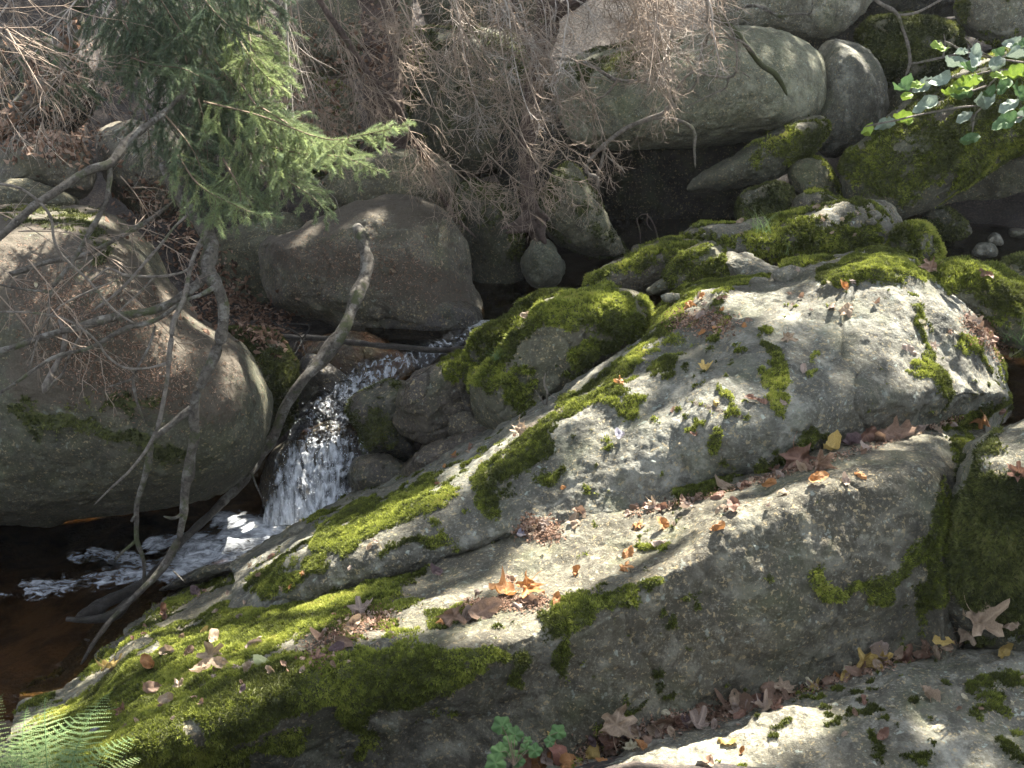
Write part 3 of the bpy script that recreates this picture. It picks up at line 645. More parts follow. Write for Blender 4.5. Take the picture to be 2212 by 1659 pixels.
# ------------------------------------------------------------------ water
def water_mat(name, tint, rough=.06, foamy=True, wavesc=9, wstr=.5, bedtint=(.62, .48, .32), fscale=(17, 22, 12), fdist=.9, fcon=1.5):
    t = NT(name); P = t.pos()
    lw = t.n('Fresnel'); lw.inputs[0].default_value = 1.33
    w1 = t.noise(wavesc, 3, .55, P, .6)
    nb = t.bump(w1, wstr, .03)
    t.l(nb, lw.inputs['Normal'])
    gl = t.n('BsdfGlossy'); gl.inputs['Roughness'].default_value = rough; t.l(nb, gl.inputs['Normal'])
    tp = t.n('BsdfTransparent'); tp.inputs[0].default_value = bedtint + (1,)
    df = t.n('BsdfDiffuse'); df.inputs[0].default_value = tint + (1,)
    m0 = t.n('MixShader'); m0.inputs[0].default_value = .12; t.l(tp.outputs[0], m0.inputs[1]); t.l(df.outputs[0], m0.inputs[2])
    m1 = t.n('MixShader'); t.l(lw.outputs[0], m1.inputs[0]); t.l(m0.outputs[0], m1.inputs[1]); t.l(gl.outputs[0], m1.inputs[2])
    last = m1
    if foamy:
        fa = t.attr('foam')
        mp = t.n('Mapping'); mp.inputs['Scale'].default_value = fscale; t.l(P, mp.inputs[0])
        fn = t.noise(1.0, 6, .62, mp.outputs[0], fdist)
        ff = t.ramp(t.math('ADD', fa, t.math('MULTIPLY', t.math('SUBTRACT', fn, .5), fcon)), [(.36, 0.0), (.68, .45), (.98, .95)])
        fd = t.n('BsdfPrincipled'); fd.inputs['Roughness'].default_value = .45
        t.l(t.mix(t.ramp(t.noise(2.3, 4, .6, mp.outputs[0], .5), [(.35, 0.0), (.6, 1.0)]), (.58, .61, .63), (.84, .86, .87)), fd.inputs['Base Color'])
        t.l(t.bump(t.noise(1.7, 4, .5, mp.outputs[0], .8), .35, .012), fd.inputs['Normal'])
        m2 = t.n('MixShader'); t.l(ff, m2.inputs[0]); t.l(m1.outputs[0], m2.inputs[1]); t.l(fd.outputs[0], m2.inputs[2]); last = m2
    t.l(last.outputs[0], t.out.inputs[0])
    return t.m
M['pool'] = water_mat('pool_water', (.012, .008, .005))
M['fall'] = water_mat('falling_water', (.05, .055, .06), rough=.12, wavesc=22, wstr=.5, bedtint=(.8, .78, .74), fscale=(34, 26, 4.5), fdist=.35, fcon=2.0)

def grid_sheet(name, x0, x1, y0, y1, z, nx, ny, mat, caps, ripple=.006, **k):
    gx, gy = np.meshgrid(np.linspace(x0, x1, nx), np.linspace(y0, y1, ny))
    V = np.stack([gx.ravel(), gy.ravel(), np.full(gx.size, z)], 1)
    px, py = project(V)
    foam = cap_mask(px, py, caps) * .75 if caps else np.zeros(len(V))
    foam = foam * np.clip(.38 + px / 800, .3, 1.25) + np.where(foam > 0, fbm(V, 6, 4, 78) * .22, 0) if caps else foam
    V[:, 2] += fbm(V, 5, 4, 77) * ripple * (1 + 3 * foam) + np.clip(foam, 0, 1) * .02
    i = np.arange(ny - 1)[:, None] * nx; j = np.arange(nx - 1)[None]
    F = np.stack([i + j, i + j + 1, i + nx + j + 1, i + nx + j], -1).reshape(-1, 4)
    return props(mk(name, V, F, mat, attrs={'foam': foam}, loc=(0, 0, 0)), kind='structure')
grid_sheet('pool_water', -5, .6, 3.9, 8.5, 0.0, 260, 220, M['pool'],
  [([(760,1110),(640,1140),(560,1180),(500,1210)],75), ([(560,1160),(440,1195),(360,1225)],48), ([(420,1222),(260,1242),(150,1262),(60,1275)],34), ([(560,1150),(480,1130)],40), ([(200,1245),(0,1295)],18), ([(300,1215),(160,1200)],26), ([(450,1170),(330,1180)],30)])
grid_sheet('upper_pool_water', -.9, 6, 7.02, 12, .725, 200, 150, M['pool'], [([(1090,705),(1000,700)],14)], ripple=.003)
grid_sheet('side_pool_water', 1.6, 4, 5.2, 7.3, .70, 60, 60, M['pool'], None, ripple=.006)

def fall_sheet():
    L = [((1000,705),(1110,690),.76), ((910,745),(1040,735),.75), ((810,768),(960,772),.69), ((745,805),(880,815),.61), ((690,850),(825,858),.54), ((640,905),(795,910),.475),
         ((620,955),(800,955),.42), ((600,985),(795,980),6.13), ((585,1040),(780,1040),6.05), ((575,1090),(775,1085),6.0), ((565,1135),(770,1125),5.97)]
    rows = []
    for a, b, v in L:
        rows.append([at(x, y, v if v > 2.2 else yz(y, v)) for x, y in (np.array(a) + (np.array(b) - a) * s for s in np.linspace(0, 1, 6))])
    G = crom_u(np.array(rows), np.linspace(0, len(L) - 1, 260))
    G = crom_u(G.transpose(1, 0, 2), np.linspace(0, 5, 120)).transpose(1, 0, 2)
    V = G.reshape(-1, 3)[:]
    nx = 120; ny = 260
    i = np.arange(ny - 1)[:, None] * nx; j = np.arange(nx - 1)[None]
    F = np.stack([i + j, i + nx + j, i + nx + j + 1, i + j + 1], -1).reshape(-1, 4)
    N = vnormals(V, F)
    if N[:, 1].mean() > 0: F = F[:, ::-1].copy(); N = -N
    W = V * np.array([1, 1, .3])
    V = V + N * (fbm(W, 11, 4, 91) * .022 + fbm(W, 38, 3, 95) * .008 + .01)[:, None]
    vv = np.linspace(0, 1, ny)[:, None] * np.ones((1, nx)); uu = np.ones((ny, 1)) * np.linspace(0, 1, nx)
    foam = np.interp(vv, [0, .15, .25, .4, .55, .62, .7, 1], [.3, .45, .5, .5, .32, .55, .62, .9]) - .35 * (np.abs(uu - .5) * 2) ** 3
    o = mk('waterfall', V, F, M['fall'], attrs={'foam': foam.ravel()})
    props(o, 'white water tumbling over the dark rocks into the pool', 'waterfall')
    # droplets and threads of spray
    r_ = np.random.default_rng(5); n = 900
    sel = r_.choice(len(V), n, p=(lambda w: w / w.sum())((np.clip(foam.ravel(), .01, 1) ** 2) * (vv.ravel() > .3)))
    p = V[sel] + r_.normal(size=(n, 3)) * [.022, .03, .022] + [0, -.04, .01]
    s = r_.uniform(.0008, .0026, n); st = np.where(r_.random(n) < .4, r_.uniform(1.5, 4, n), 1)
    oct_ = np.array([[1,0,0],[0,1,0],[-1,0,0],[0,-1,0],[0,0,1],[0,0,-1]], float)
    Vd = p[:, None] + oct_[None] * (s[:, None] * np.stack([np.ones(n), np.ones(n), st], 1))[:, None]
    of = np.array([[0,1,4],[1,2,4],[2,3,4],[3,0,4],[1,0,5],[2,1,5],[3,2,5],[0,3,5]])
    Fd = (of[None] + (np.arange(n) * 6)[:, None, None]).reshape(-1, 3)
    sp = part('spray', Vd.reshape(-1, 3), Fd, M['spray'], o, smooth=True); sp['kind'] = 'stuff'
t = NT('spray_drops'); M['spray'] = t.set(Base_Color=(.8, .83, .86), Roughness=.5, Specular_IOR_Level=.4)
fall_sheet()
# ------------------------------------------------------------------ tubes, twigs
def tubes(paths, sides=4):
    """paths: list of (n x 3 points, n radii) -> V, F (quads)"""
    Vs = []; Fs = []; off = 0
    byn = {}
    for p, r in paths: byn.setdefault(len(p), []).append((p, r))
    for n, L in byn.items():
        P = np.array([a for a, _ in L]); R = np.array([b for _, b in L])      # m n 3
        T = np.gradient(P, axis=1); T /= np.linalg.norm(T, axis=2, keepdims=True) + 1e-9
        ref = np.where(np.abs(T[..., 2:3]) > .9, np.array([1., 0, 0]), np.array([0, 0, 1.]))
        A = np.cross(T, ref); A /= np.linalg.norm(A, axis=2, keepdims=True) + 1e-9
        Bn = np.cross(T, A)
        ang = np.linspace(0, 2 * np.pi, sides, endpoint=False)
        ring = P[:, :, None] + R[:, :, None, None] * (np.cos(ang)[None, None, :, None] * A[:, :, None] + np.sin(ang)[None, None, :, None] * Bn[:, :, None])
        m = len(L)
        Vs.append(ring.reshape(-1, 3))
        b = (np.arange(m) * n * sides)[:, None, None]; i = (np.arange(n - 1) * sides)[None, :, None]; s = np.arange(sides)[None, None]; s2 = (s + 1) % sides
        Fs.append((np.stack([b + i + s, b + i + s2, b + i + sides + s2, b + i + sides + s], -1) + off).reshape(-1, 4))
        off += m * n * sides
    return np.concatenate(Vs), np.concatenate(Fs)

def bark_mat(name, a, b, moss=0, rough=.85, lightc=None):
    t = NT(name); P = t.pos()
    n1 = t.noise(38, 5, .7, P, .5)
    c = t.mix(t.ramp(n1, [(.35, 0.0), (.62, 1.0)]), a, b)
    if lightc: c = t.mix(t.ramp(t.noise(17, 4, .7, P), [(.52, 0.0), (.62, .9)]), c, lightc)
    if moss: c = t.mix(t.ramp(t.noise(9, 5, .7, P), [(.62 - .2 * moss, 0.0), (.72 - .2 * moss, .9)]), c, (.08, .09, .03))
    sz = t.n('SeparateXYZ'); t.l(P, sz.inputs[0])
    wet = t.ramp(t.math('ADD', t.math('MULTIPLY', sz.outputs[2], 2.2), t.math('MULTIPLY', t.noise(8, 3, .6, P), .4)), [(.45, 1.0), (.85, 0.0)])   # soaked by the stream near the water line
    c = t.mix(t.math('MULTIPLY', wet, .75), c, (.022, .018, .014))
    t.l(t.math('SUBTRACT', rough, t.math('MULTIPLY', wet, .55), True), t.b.inputs['Roughness'])
    return t.set(Base_Color=c, Normal=t.bump(t.noise(55, 6, .8, P, 1.5), 1.0, .025), Specular_IOR_Level=.4)
M['bark'] = bark_mat('bark_grey_brown', (.05, .04, .03), (.19, .165, .13), .5, lightc=(.28, .26, .22))
M['bark_pale'] = bark_mat('stick_pale', (.12, .10, .08), (.30, .26, .21), .3)
M['bark_red'] = bark_mat('bark_reddish', (.05, .032, .024), (.13, .09, .07), .2)
M['bark_wet'] = bark_mat('stick_wet', (.02, .017, .014), (.09, .075, .06), 0, rough=.3)
M['twig'] = simple('dead_twig', (.15, .11, .08), (.35, .27, .20), 14, bump=0)
M['twig_pale'] = simple('dead_twig_pale', (.22, .185, .15), (.43, .38, .32), 14, bump=0)
M['twig_green'] = simple('spruce_twig', (.10, .07, .045), (.17, .12, .08), 20, bump=0)

def limb(name, pts, parent, mat, seed=0, wob=.01, sides=12, step=.03, knots=0):
    """pts: (px, py, Y, radius in photo units)"""
    a = np.array(pts, float)
    P = at(a[:, 0], a[:, 1], a[:, 2]); R = a[:, 3] * a[:, 2] / FPX
    L = np.linalg.norm(np.diff(P, axis=0), axis=1).sum()
    n = max(6, int(L / step))
    q = crom(np.hstack([P, R[:, None] * 1.0]), n)
    p, r = q[:, :3], np.maximum(q[:, 3], .0012)
    p = p + np.stack([noise(p, 5, seed), noise(p, 5, seed + 1), noise(p, 5, seed + 2)], 1) * wob * 1.6
    r = r * (1 + .16 * noise(p, 25, seed + 4) + .2 * noise(p, 9, seed + 5))
    r[-1] *= .5
    V, F = tubes([(p, r)], sides)
    N = vnormals(V, F)
    V += N * (fbm(V, 45, 3, seed + 6) * .09 * np.repeat(r, sides))[:, None]
    cap = [list(range(sides))[::-1], list(range(len(V) - sides, len(V)))]
    if parent is None: o = mk(name, V, F, mat, extra=cap)
    else: o = part(name, V, F, mat, parent, extra=cap)
    return o, p

def thing_branch(name, label, limbs, mat, cat='branch', group=None, seed=0, **k):
    if len(limbs) == 1:
        o, _ = limb(name, limbs[0], None, mat, seed, **k); props(o, label, cat, group); return o
    p0 = at(*[np.array(v, float) for v in limbs[0][-1][:3]])
    e = empty(name, Vector(p0), label, cat, group)
    for i, l in enumerate(limbs):
        limb('stem' if i == 0 else 'side_branch', l, e, mat, seed + 11 * i, **k)
    return e

# sticks and fallen branches (px, py, distance, radius px)
thing_branch('fallen_branch', 'long curved dead log leaning from the brown boulder down past the waterfall into the pool', [[
 (774,488,7.0,12),(782,505,6.95,14),(786,535,6.9,14),(794,563,6.85,13.5),(785,610,6.75,14),(764,663,6.6,14),(740,715,6.5,14),(696,767,6.4,16),(656,819,6.3,13),(624,871,6.25,13),(596,931,6.2,13),(560,983,6.1,12),(516,1047,5.95,11),(460,1103,5.8,11),(392,1171,5.6,11),(340,1231,5.4,11),(288,1275,5.25,14),(240,1303,5.15,17),(200,1328,5.05,15),(170,1342,4.98,8)],
 [(516,1047,5.95,3),(545,1020,5.9,2.5),(558,1050,5.85,2),(567,1085,5.8,1.2)], [(150,1340,4.97,5),(200,1336,4.96,10),(250,1325,5.0,12),(290,1290,5.1,9)]], M['bark'], seed=201, wob=.012, sides=14)
thing_branch('fallen_branch', 'forked grey dead stem hanging in front of the huge left boulder into the pool', [[
 (360,360,5.7,15),(380,400,5.6,16),(420,452,5.5,17),(448,500,5.4,17),(460,545,5.3,15),(452,583,5.25,15),(472,623,5.2,14),(486,663,5.2,14),(480,711,5.18,13),(464,763,5.15,13),(444,807,5.12,13),(422,851,5.1,12),(418,899,5.1,12),(422,939,5.1,12),(412,991,5.1,12),(406,1035,5.1,14),(402,1050,5.1,10),(396,1095,5.08,9.5),(386,1140,5.05,9),(376,1175,5.03,9),(352,1231,5.0,9),(296,1291,4.9,7),(240,1347,4.8,6),(200,1391,4.7,5.5),(172,1437,4.6,4)],
 [(410,880,5.1,8),(388,897,5.08,8),(360,923,5.05,7.5),(336,951,5.05,7),(324,991,5.05,7),(308,1039,5.05,6.5),(297,1087,5.05,6),(298,1130,5.05,6),(294,1171,5.05,6),(304,1205,5.05,4.5),(307,1230,5.05,4.5),(304,1275,5.05,4)],
 [(293,1168,5.05,4.5),(275,1182,5.03,4.5),(260,1195,5.0,4),(248,1208,5.0,3)], [(390,1108,5.05,6),(372,1116,5.0,4),(352,1113,4.97,3)], [(283,1123,5.03,3.5),(290,1112,5.04,3.5),(297,1108,5.05,3)], [(395,1255,4.95,1),(370,1230,5,3)], [(192,1380,4.68,3),(181,1378,4.66,3)],
 [(450,590,5.25,9),(425,612,5.2,9),(400,631,5.15,9),(340,663,5.1,9),(260,679,5.05,9),(180,703,5.0,8.5),(140,715,5.0,8.5),(80,735,4.95,8),(36,751,4.9,6),(-20,760,4.88,6)],
 [(470,618,5.2,7),(430,640,5.15,5),(400,651,5.1,5),(332,697,5.05,5),(260,715,5.0,5),(192,751,4.95,4.5),(120,775,4.9,4.5),(60,811,4.85,4),(-10,856,4.8,4)]], M['bark'], seed=211, wob=.008, sides=12)
thing_branch('fallen_branch', 'thin grey stick running down beside the forked stem to a bare point on the boulder', [[
 (446,488,5.35,5),(434,531,5.3,6),(418,567,5.2,6),(400,635,5.1,6),(376,691,5.05,6),(368,740,5.0,6),(362,779,5.0,5.5),(358,851,4.98,5.5),(348,911,4.97,5),(320,963,4.95,4),(280,1015,4.93,3.5),(240,1055,4.92,3),(204,1091,4.9,1.5)],
 [(360,785,5.0,3.5),(320,793,4.98,3),(272,793,4.96,3),(236,767,4.94,3),(216,735,4.92,3),(168,699,4.9,2.5),(104,683,4.9,2.5),(-10,671,4.9,2.5)],
 [(418,567,5.2,4),(400,583,5.15,3),(360,592,5.1,3),(328,595,5.1,3),(260,591,5.05,3),(236,577,5.05,2.5),(192,611,5.0,2)]], M['bark_pale'], seed=221, wob=.008, sides=8)
thing_branch('fallen_branch', 'long smooth branch rising from the left edge into the spruce over the huge boulder', [[
 (-20,522,4.9,8),(44,476,4.95,8),(80,440,5.0,8),(148,392,5.1,8.5),(200,365,5.15,8.5),(236,352,5.2,8.5),(272,308,5.3,8),(316,272,5.4,7.5),(360,236,5.5,7),(420,180,5.6,6)],
 [(236,352,5.2,5),(237,384,5.18,5),(228,440,5.15,5),(192,504,5.1,5),(156,568,5.05,4.5),(112,628,5.0,4),(106,680,4.98,3),(102,711,4.97,2)],
 [(108,633,5.0,3),(60,627,4.98,3),(-10,611,4.95,2.5)]], M['bark'], seed=231, wob=.006, sides=10)
thing_branch('fallen_branch', 'straight bare branch lying across the top of the huge left boulder', [[
 (20,590,5.2,5),(50,584,5.2,6),(100,568,5.25,6),(168,556,5.3,6),(240,520,5.35,5.5),(312,484,5.45,5),(360,448,5.5,4),(400,410,5.6,3)]], M['bark'], seed=241, wob=.006, sides=8)
thing_branch('fallen_branch', 'thin twisting twig arching from the left edge down over the branches', [[
 (-10,398,4.8,3),(40,408,4.8,3),(80,436,4.8,3),(108,472,4.8,3),(116,520,4.8,3),(140,560,4.8,3),(192,608,4.8,2.8),(224,647,4.8,2.8),(260,679,4.8,2.5),(296,699,4.8,2)]], M['bark_pale'], seed=245, wob=.006, sides=6)
thing_branch('fallen_branch', 'short white broken stub lying on the litter of the huge left boulder', [[
 (122,690,5.25,4),(138,725,5.2,6),(132,758,5.2,6),(112,795,5.15,7),(98,825,5.12,9),(90,845,5.1,5)], [(98,838,5.1,3),(120,822,5.1,3),(134,812,5.12,2.5),(150,770,5.12,3),(176,715,5.15,3)]], M['bark_pale'], seed=251, sides=8)
thing_branch('fallen_branch', 'thin dark twig hanging down the face of the huge left boulder', [[
 (336,700,5.1,2.5),(320,755,5.05,3),(296,803,5.0,3),(286,823,5.0,3.5),(292,863,5.0,3),(300,885,5.0,2.5),(308,907,5.0,2)], [(286,820,5.0,2),(260,832,5.05,2),(230,840,5.1,2)]], M['bark'], seed=255, sides=6)
thing_branch('fallen_branch', 'thin grey twig crossing the other sticks diagonally on the left boulder', [[
 (400,470,5.2,3),(380,490,5.2,3),(348,531,5.1,3),(312,567,5.05,3),(256,623,5.0,3),(200,667,4.95,3)], [(328,600,5.0,2.5),(290,635,4.98,2.5),(250,675,4.96,2.5),(240,695,4.95,2)], [(60,790,4.85,2),(100,690,4.88,2),(160,640,4.9,2),(256,600,4.95,2)]], M['bark_pale'], seed=257, sides=6)
thing_branch('fallen_branch', 'dark wet stick lying across the stream above the waterfall', [[
 (570,727,6.95,5),(620,728,6.92,6),(660,727,6.9,6.5),(700,731,6.85,6),(760,740,6.8,6.5),(820,749,6.75,6.5),(880,752,6.7,6.5),(950,752,6.65,6),(1008,750,6.6,5)],
 [(650,727,6.9,2),(630,710,6.85,2),(600,700,6.8,1.5),(586,689,6.8,1)], [(655,730,6.9,2),(668,705,6.85,1.5),(620,700,6.85,1)], [(648,730,6.88,2),(655,760,6.8,1.5),(670,790,6.75,1)], [(640,735,6.88,1.5),(625,765,6.8,1)], [(660,732,6.88,1.5),(640,765,6.8,1.2),(632,775,6.8,1)]], M['bark_wet'], seed=261, sides=10)
thing_branch('fallen_branch', 'dark mossy pole slanting across the huge pale boulder', [[
 (1540,8,8.3,5),(1579,60,8.35,6),(1607,96,8.4,6),(1647,140,8.45,6),(1679,160,8.5,6),(1703,202,8.55,4)]], bark_mat('mossy_stick', (.04, .04, .025), (.11, .10, .06), 1.2), seed=265, sides=8)
thing_branch('bare_branch', 'pale forked twig hanging before the green mossy boulder at the top right', [[
 (1880,-20,8.6,4),(1900,5,8.6,4),(1937,32,8.6,4),(1951,72,8.6,3.5),(1963,136,8.6,3.5),(1953,170,8.6,2.5)], [(1937,32,8.6,3),(1987,24,8.6,3),(2050,-8,8.6,2.5)], [(1963,134,8.6,2.5),(2027,126,8.6,2.5),(2067,116,8.55,2.2),(2087,108,8.5,2),(2115,84,8.5,1.5)], [(2035,124,8.6,2),(2042,90,8.6,1.5),(2041,70,8.6,1.2)]], M['bark_pale'], seed=271, sides=7)
thing_branch('bare_branch', 'crooked branch with a mossy arch in front of the top grey boulder', [[
 (1570,30,8.8,3),(1627,16,8.8,4),(1659,24,8.8,4),(1690,38,8.8,3.5),(1694,42,8.8,3)], [(1685,34,8.8,3),(1720,28,8.8,3),(1751,24,8.8,3),(1757,-10,8.8,2.5)]], M['bark'], seed=275, sides=7)
thing_branch('bare_branch', 'looping pale twigs dangling in front of the huge pale boulder', [[
 (1525,-20,7.6,3),(1531,40,7.6,3),(1531,80,7.6,3),(1519,100,7.6,3),(1515,148,7.6,3),(1530,162,7.6,2.8),(1560,165,7.6,2.8),(1587,158,7.6,2.5),(1593,120,7.6,2.5),(1589,75,7.6,2.5),(1567,32,7.6,2.5),(1535,8,7.6,2.5)],
 [(1531,80,7.6,2.5),(1570,82,7.6,2.2),(1610,95,7.6,2),(1640,130,7.6,1.2)], [(1578,163,7.6,2),(1572,190,7.6,2),(1540,205,7.6,1.5),(1480,235,7.6,1.5)], [(1600,160,7.6,2),(1618,172,7.6,1.3)], [(1530,40,7.6,2),(1560,60,7.6,2),(1583,78,7.6,3),(1600,80,7.6,1)], [(1515,148,7.6,2),(1500,190,7.6,2),(1456,215,7.6,2)]], M['bark_pale'], seed=281, sides=6)
thing_branch('bare_branch', 'pale crooked twig drooping over the dark hollow with a broken hooked tip', [[
 (1180,120,7.4,3),(1268,140,7.4,3.5),(1332,176,7.4,4),(1388,172,7.4,4),(1428,182,7.4,4),(1456,208,7.4,5),(1440,240,7.4,5),(1408,256,7.4,5),(1348,280,7.4,5),(1308,310,7.4,4.5),(1268,352,7.4,4),(1268,372,7.4,4),(1284,380,7.4,5),(1290,385,7.4,4),(1288,408,7.4,2.5)],
 [(1408,254,7.4,3),(1448,256,7.4,3),(1496,278,7.4,3.5),(1499,320,7.4,3),(1501,360,7.4,2)], [(1300,320,7.4,2.5),(1320,340,7.4,2),(1348,362,7.4,2.2),(1352,370,7.4,1)], [(1306,315,7.4,2.5),(1298,350,7.4,2.5),(1290,376,7.4,2.5)], [(1456,208,7.4,3),(1480,170,7.4,3),(1515,150,7.4,2.5)], [(1332,176,7.4,2.5),(1300,210,7.4,2),(1250,220,7.4,1.5)]], M['bark_pale'], seed=291, sides=7)
thing_branch('bare_branch', 'two thin dead stalks standing in the dark hollow under the boulders', [[(1385,525,7.6,1.5),(1384,500,7.6,1.5),(1378,470,7.6,1.5),(1395,458,7.6,1.5),(1412,480,7.6,1.5),(1425,520,7.6,1.8)], [(1398,458,7.6,1.5),(1398,480,7.6,1.2),(1412,495,7.6,1)]], M['bark_red'], seed=295, sides=5)
thing_branch('bare_branch', 'small pale forked twig resting on the mossy pyramid boulder', [[(1180,876,5.0,2),(1182,845,5.0,2),(1174,830,5.0,2),(1178,806,5.0,1.2)], [(1176,874,4.98,1.8),(1168,860,4.98,1.8),(1157,842,4.98,1.2)], [(1180,848,5,1.2),(1200,860,4.95,1)]], M['bark_pale'], seed=297, sides=5, wob=.003)

# trunks
thing_branch('leaning_trunk', 'slanting pale grey trunk at the left behind the dead sticks', [[
 (200,-120,7.6,28),(170,-20,7.5,25),(156,40,7.45,24),(132,120,7.4,22),(96,176,7.3,20),(52,224,7.25,18),(0,280,7.2,15),(-60,340,7.2,12)]], M['bark'], cat='tree trunk', seed=301, sides=18)
thing_branch('tree_trunk', 'thick reddish trunk standing behind the dead twigs left of centre', [[
 (800,-260,9.6,52),(812,-60,9.55,46),(820,80,9.5,42),(832,240,9.45,42),(840,340,9.4,48),(842,390,9.35,60)]], M['bark_red'], cat='tree trunk', seed=305, sides=22)
DT = thing_branch('crooked_tree', 'crooked dark trunk with a bent root standing on the stones in the centre', [[
 (1190,-160,8.1,26),(1184,-12,8.1,24),(1176,60,8.1,22),(1160,160,8.1,19),(1142,280,8.1,18),(1140,380,8.05,18),(1142,430,8.0,20),(1156,480,7.95,24),(1166,520,7.9,14)],
 [(1140,400,8.03,12),(1158,446,7.9,10),(1184,473,7.8,5)], [(1180,56,8.1,14),(1208,24,8.0,12),(1262,-12,7.9,10),(1320,-50,7.8,8)], [(1150,470,7.95,16),(1115,485,7.85,8),(1082,492,7.8,3)], [(1155,488,7.9,14),(1120,500,7.85,7),(1092,506,7.8,2)], [(1165,495,7.9,12),(1180,525,7.85,6)], [(1148,120,8.1,9),(1120,60,8.1,8),(1090,-40,8.1,7)]], M['bark_red'], cat='tree', seed=311, sides=16)
thing_branch('dead_bough', 'long reddish bough slanting down through the dead twigs to the brown boulder', [[
 (676,-20,7.2,6),(708,36,7.2,7),(752,100,7.2,7.5),(800,168,7.2,8),(860,240,7.25,7.5),(896,304,7.3,6),(932,360,7.35,5),(948,416,7.4,4),(988,472,7.45,3),(1028,516,7.5,2)]], M['bark_red'], seed=321, sides=10)

# ------------------------------------------------------------------ twig masses
def rodr(v, k, a):
    return v * math.cos(a) + np.cross(k, v) * math.sin(a) + k * np.dot(k, v) * (1 - math.cos(a))
def unit(v): return v / (np.linalg.norm(v) + 1e-9)

def ramify(paths, p0, d0, L, r, depth, R_, droop=.5, npt=6, kids=4, spread=.7, wig=.25):
    p = np.array(p0, float); d = unit(d0); pts = [p.copy()]; st = L / (npt - 1); ds = [d]
    for k in range(npt - 1):
        d = unit(d + R_.normal(size=3) * wig * .5 + np.array([0, 0, -droop * .18]))
        p = p + d * st; pts.append(p.copy()); ds.append(d)
    rad = np.linspace(r, r * .45, npt)
    paths.append((np.array(pts), rad))
    if depth > 0:
        for k in range(kids):
            i = R_.integers(1, npt - 1) if npt > 2 else 1
            dd = ds[i]; ax = unit(R_.normal(size=3)); ax = unit(np.cross(dd, ax))
            nd = rodr(dd, ax, R_.uniform(.45, 1.0) * spread)
            ramify(paths, pts[i], nd, L * R_.uniform(.4, .75) , r * .65, depth - 1, R_, droop, max(4, npt - 1), max(2, kids - 1), spread, wig)

def twig_bough(parent, ax, rr, per_m, L, r, depth, mat, R_, droop=.6, kids=4, spread=.9, downmix=.5, sides=3, name='bough', wig=.4):
    ax = np.array(ax, float)
    P = at(ax[:, 0], ax[:, 1], ax[:, 2])
    n = max(8, int(np.linalg.norm(np.diff(P, axis=0), axis=1).sum() / .05))
    q = crom(P, n); 
    paths = []
    tang = np.gradient(q, axis=0)
    m = int(per_m * n * .05)
    for k in range(m):
        s = R_.random() ** .8; i = min(n - 2, int(s * (n - 1)))
        t = unit(tang[i]); lat = R_.normal(size=3); lat = unit(lat - lat.dot(t) * t)
        d = unit(t * .7 + lat * spread + np.array([0, 0, -downmix]))
        ramify(paths, q[i], d, L * (1.15 - .6 * s) * R_.uniform(.5, 1.1), r, depth, R_, droop, 6, kids, .9, wig)
    V, F = tubes(paths, sides)
    V2, F2 = tubes([(q, np.linspace(rr, rr * .3, n))], 6)
    V = np.vstack([V, V2]); F = np.vstack([F, F2 + len(V) - len(V2)])
    return part(name, V, F, mat, parent)

R1 = np.random.default_rng(101)
dead = empty('dead_spruce', Vector(at(1120., -60., 7.4)), 'drooping mass of brown dead spruce twigs hanging over the stream in the centre', 'dead tree')
axes = []
for k in range(36):                          # boughs fanning down from above the frame, leaning to the right
    x0 = R1.uniform(800, 1430) if k % 4 else R1.uniform(1380, 1540); Y = R1.uniform(6.7, 8.0)
    ln = (R1.uniform(150, 370) if x0 < 1230 else R1.uniform(60, 190)) ; fan = R1.uniform(10, 190) if x0 < 1200 else R1.uniform(-30, 70)
    axes.append([(x0 - 60, -90, Y + .1), (x0, 0, Y), (x0 + fan * .35, ln * .45, Y - .08), (x0 + fan * .75, ln * .8, Y - .2), (x0 + fan * 1.15, ln, Y - .3)])
for k, a in enumerate(axes):
    twig_bough(dead, a, .006, 14, .38, .0029, 2, M['twig'] if k % 5 else M['twig_pale'], R1, droop=.35, kids=4, downmix=.25, wig=.75)
for a, dn in [([(700,30,7.2),(800,168,7.2),(896,304,7.3),(960,430,7.4)], .5), ([(860,250,7.2),(940,360,7.2),(1010,470,7.2)], .6), ([(1240,120,7.2),(1290,250,7.1),(1320,340,7.1)], .6), ([(1400,60,7.3),(1430,160,7.2),(1440,250,7.2)], .8),
              ([(640,100,8),(700,250,8),(740,360,7.9)], .8), ([(1050,330,7.6),(1130,400,7.4),(1200,410,7.3)], .4), ([(1080,250,7.5),(1180,370,7.3),(1290,400,7.2)], .3), ([(900,300,7.4),(1020,400,7.3),(1100,470,7.2)], .4)]:
    twig_bough(dead, a, .005, 24, .36, .0028, 2, M['twig'], R1, droop=.5, kids=4, downmix=dn, wig=.6)

leftd = empty('dead_brushwood', Vector(at(60., 0., 6.4)), 'tangle of pale bare sticks filling the upper left corner', 'dead branches')
for k in range(18):
    x0 = R1.uniform(-140, 330); y0 = R1.uniform(-120, 60); Y = R1.uniform(5.4, 7.2) if x0 < 90 else R1.uniform(6.7, 7.6)
    s = R1.choice([-1, 1]); dx = s * R1.uniform(40, 220)
    ln = R1.uniform(130, 330)
    twig_bough(leftd, [(x0, y0, Y), (x0 + dx * .4, y0 + ln * .4, Y - .1), (x0 + dx, y0 + ln, Y - .2)], .006, 14, .55, .0028, 2, M['twig_pale'] if k % 2 else M['twig'], R1, droop=.5, kids=3, spread=.8, downmix=.35)
for k in range(6):
    x0 = R1.uniform(520, 760); Y = R1.uniform(7.6, 9.2)
    twig_bough(leftd, [(x0, -60, Y), (x0 + 20, 80, Y - .1), (x0 + 60, R1.uniform(180, 330), Y - .2)], .005, 16, .5, .0028, 2, M['twig'], R1, droop=.5, kids=3, downmix=.4)
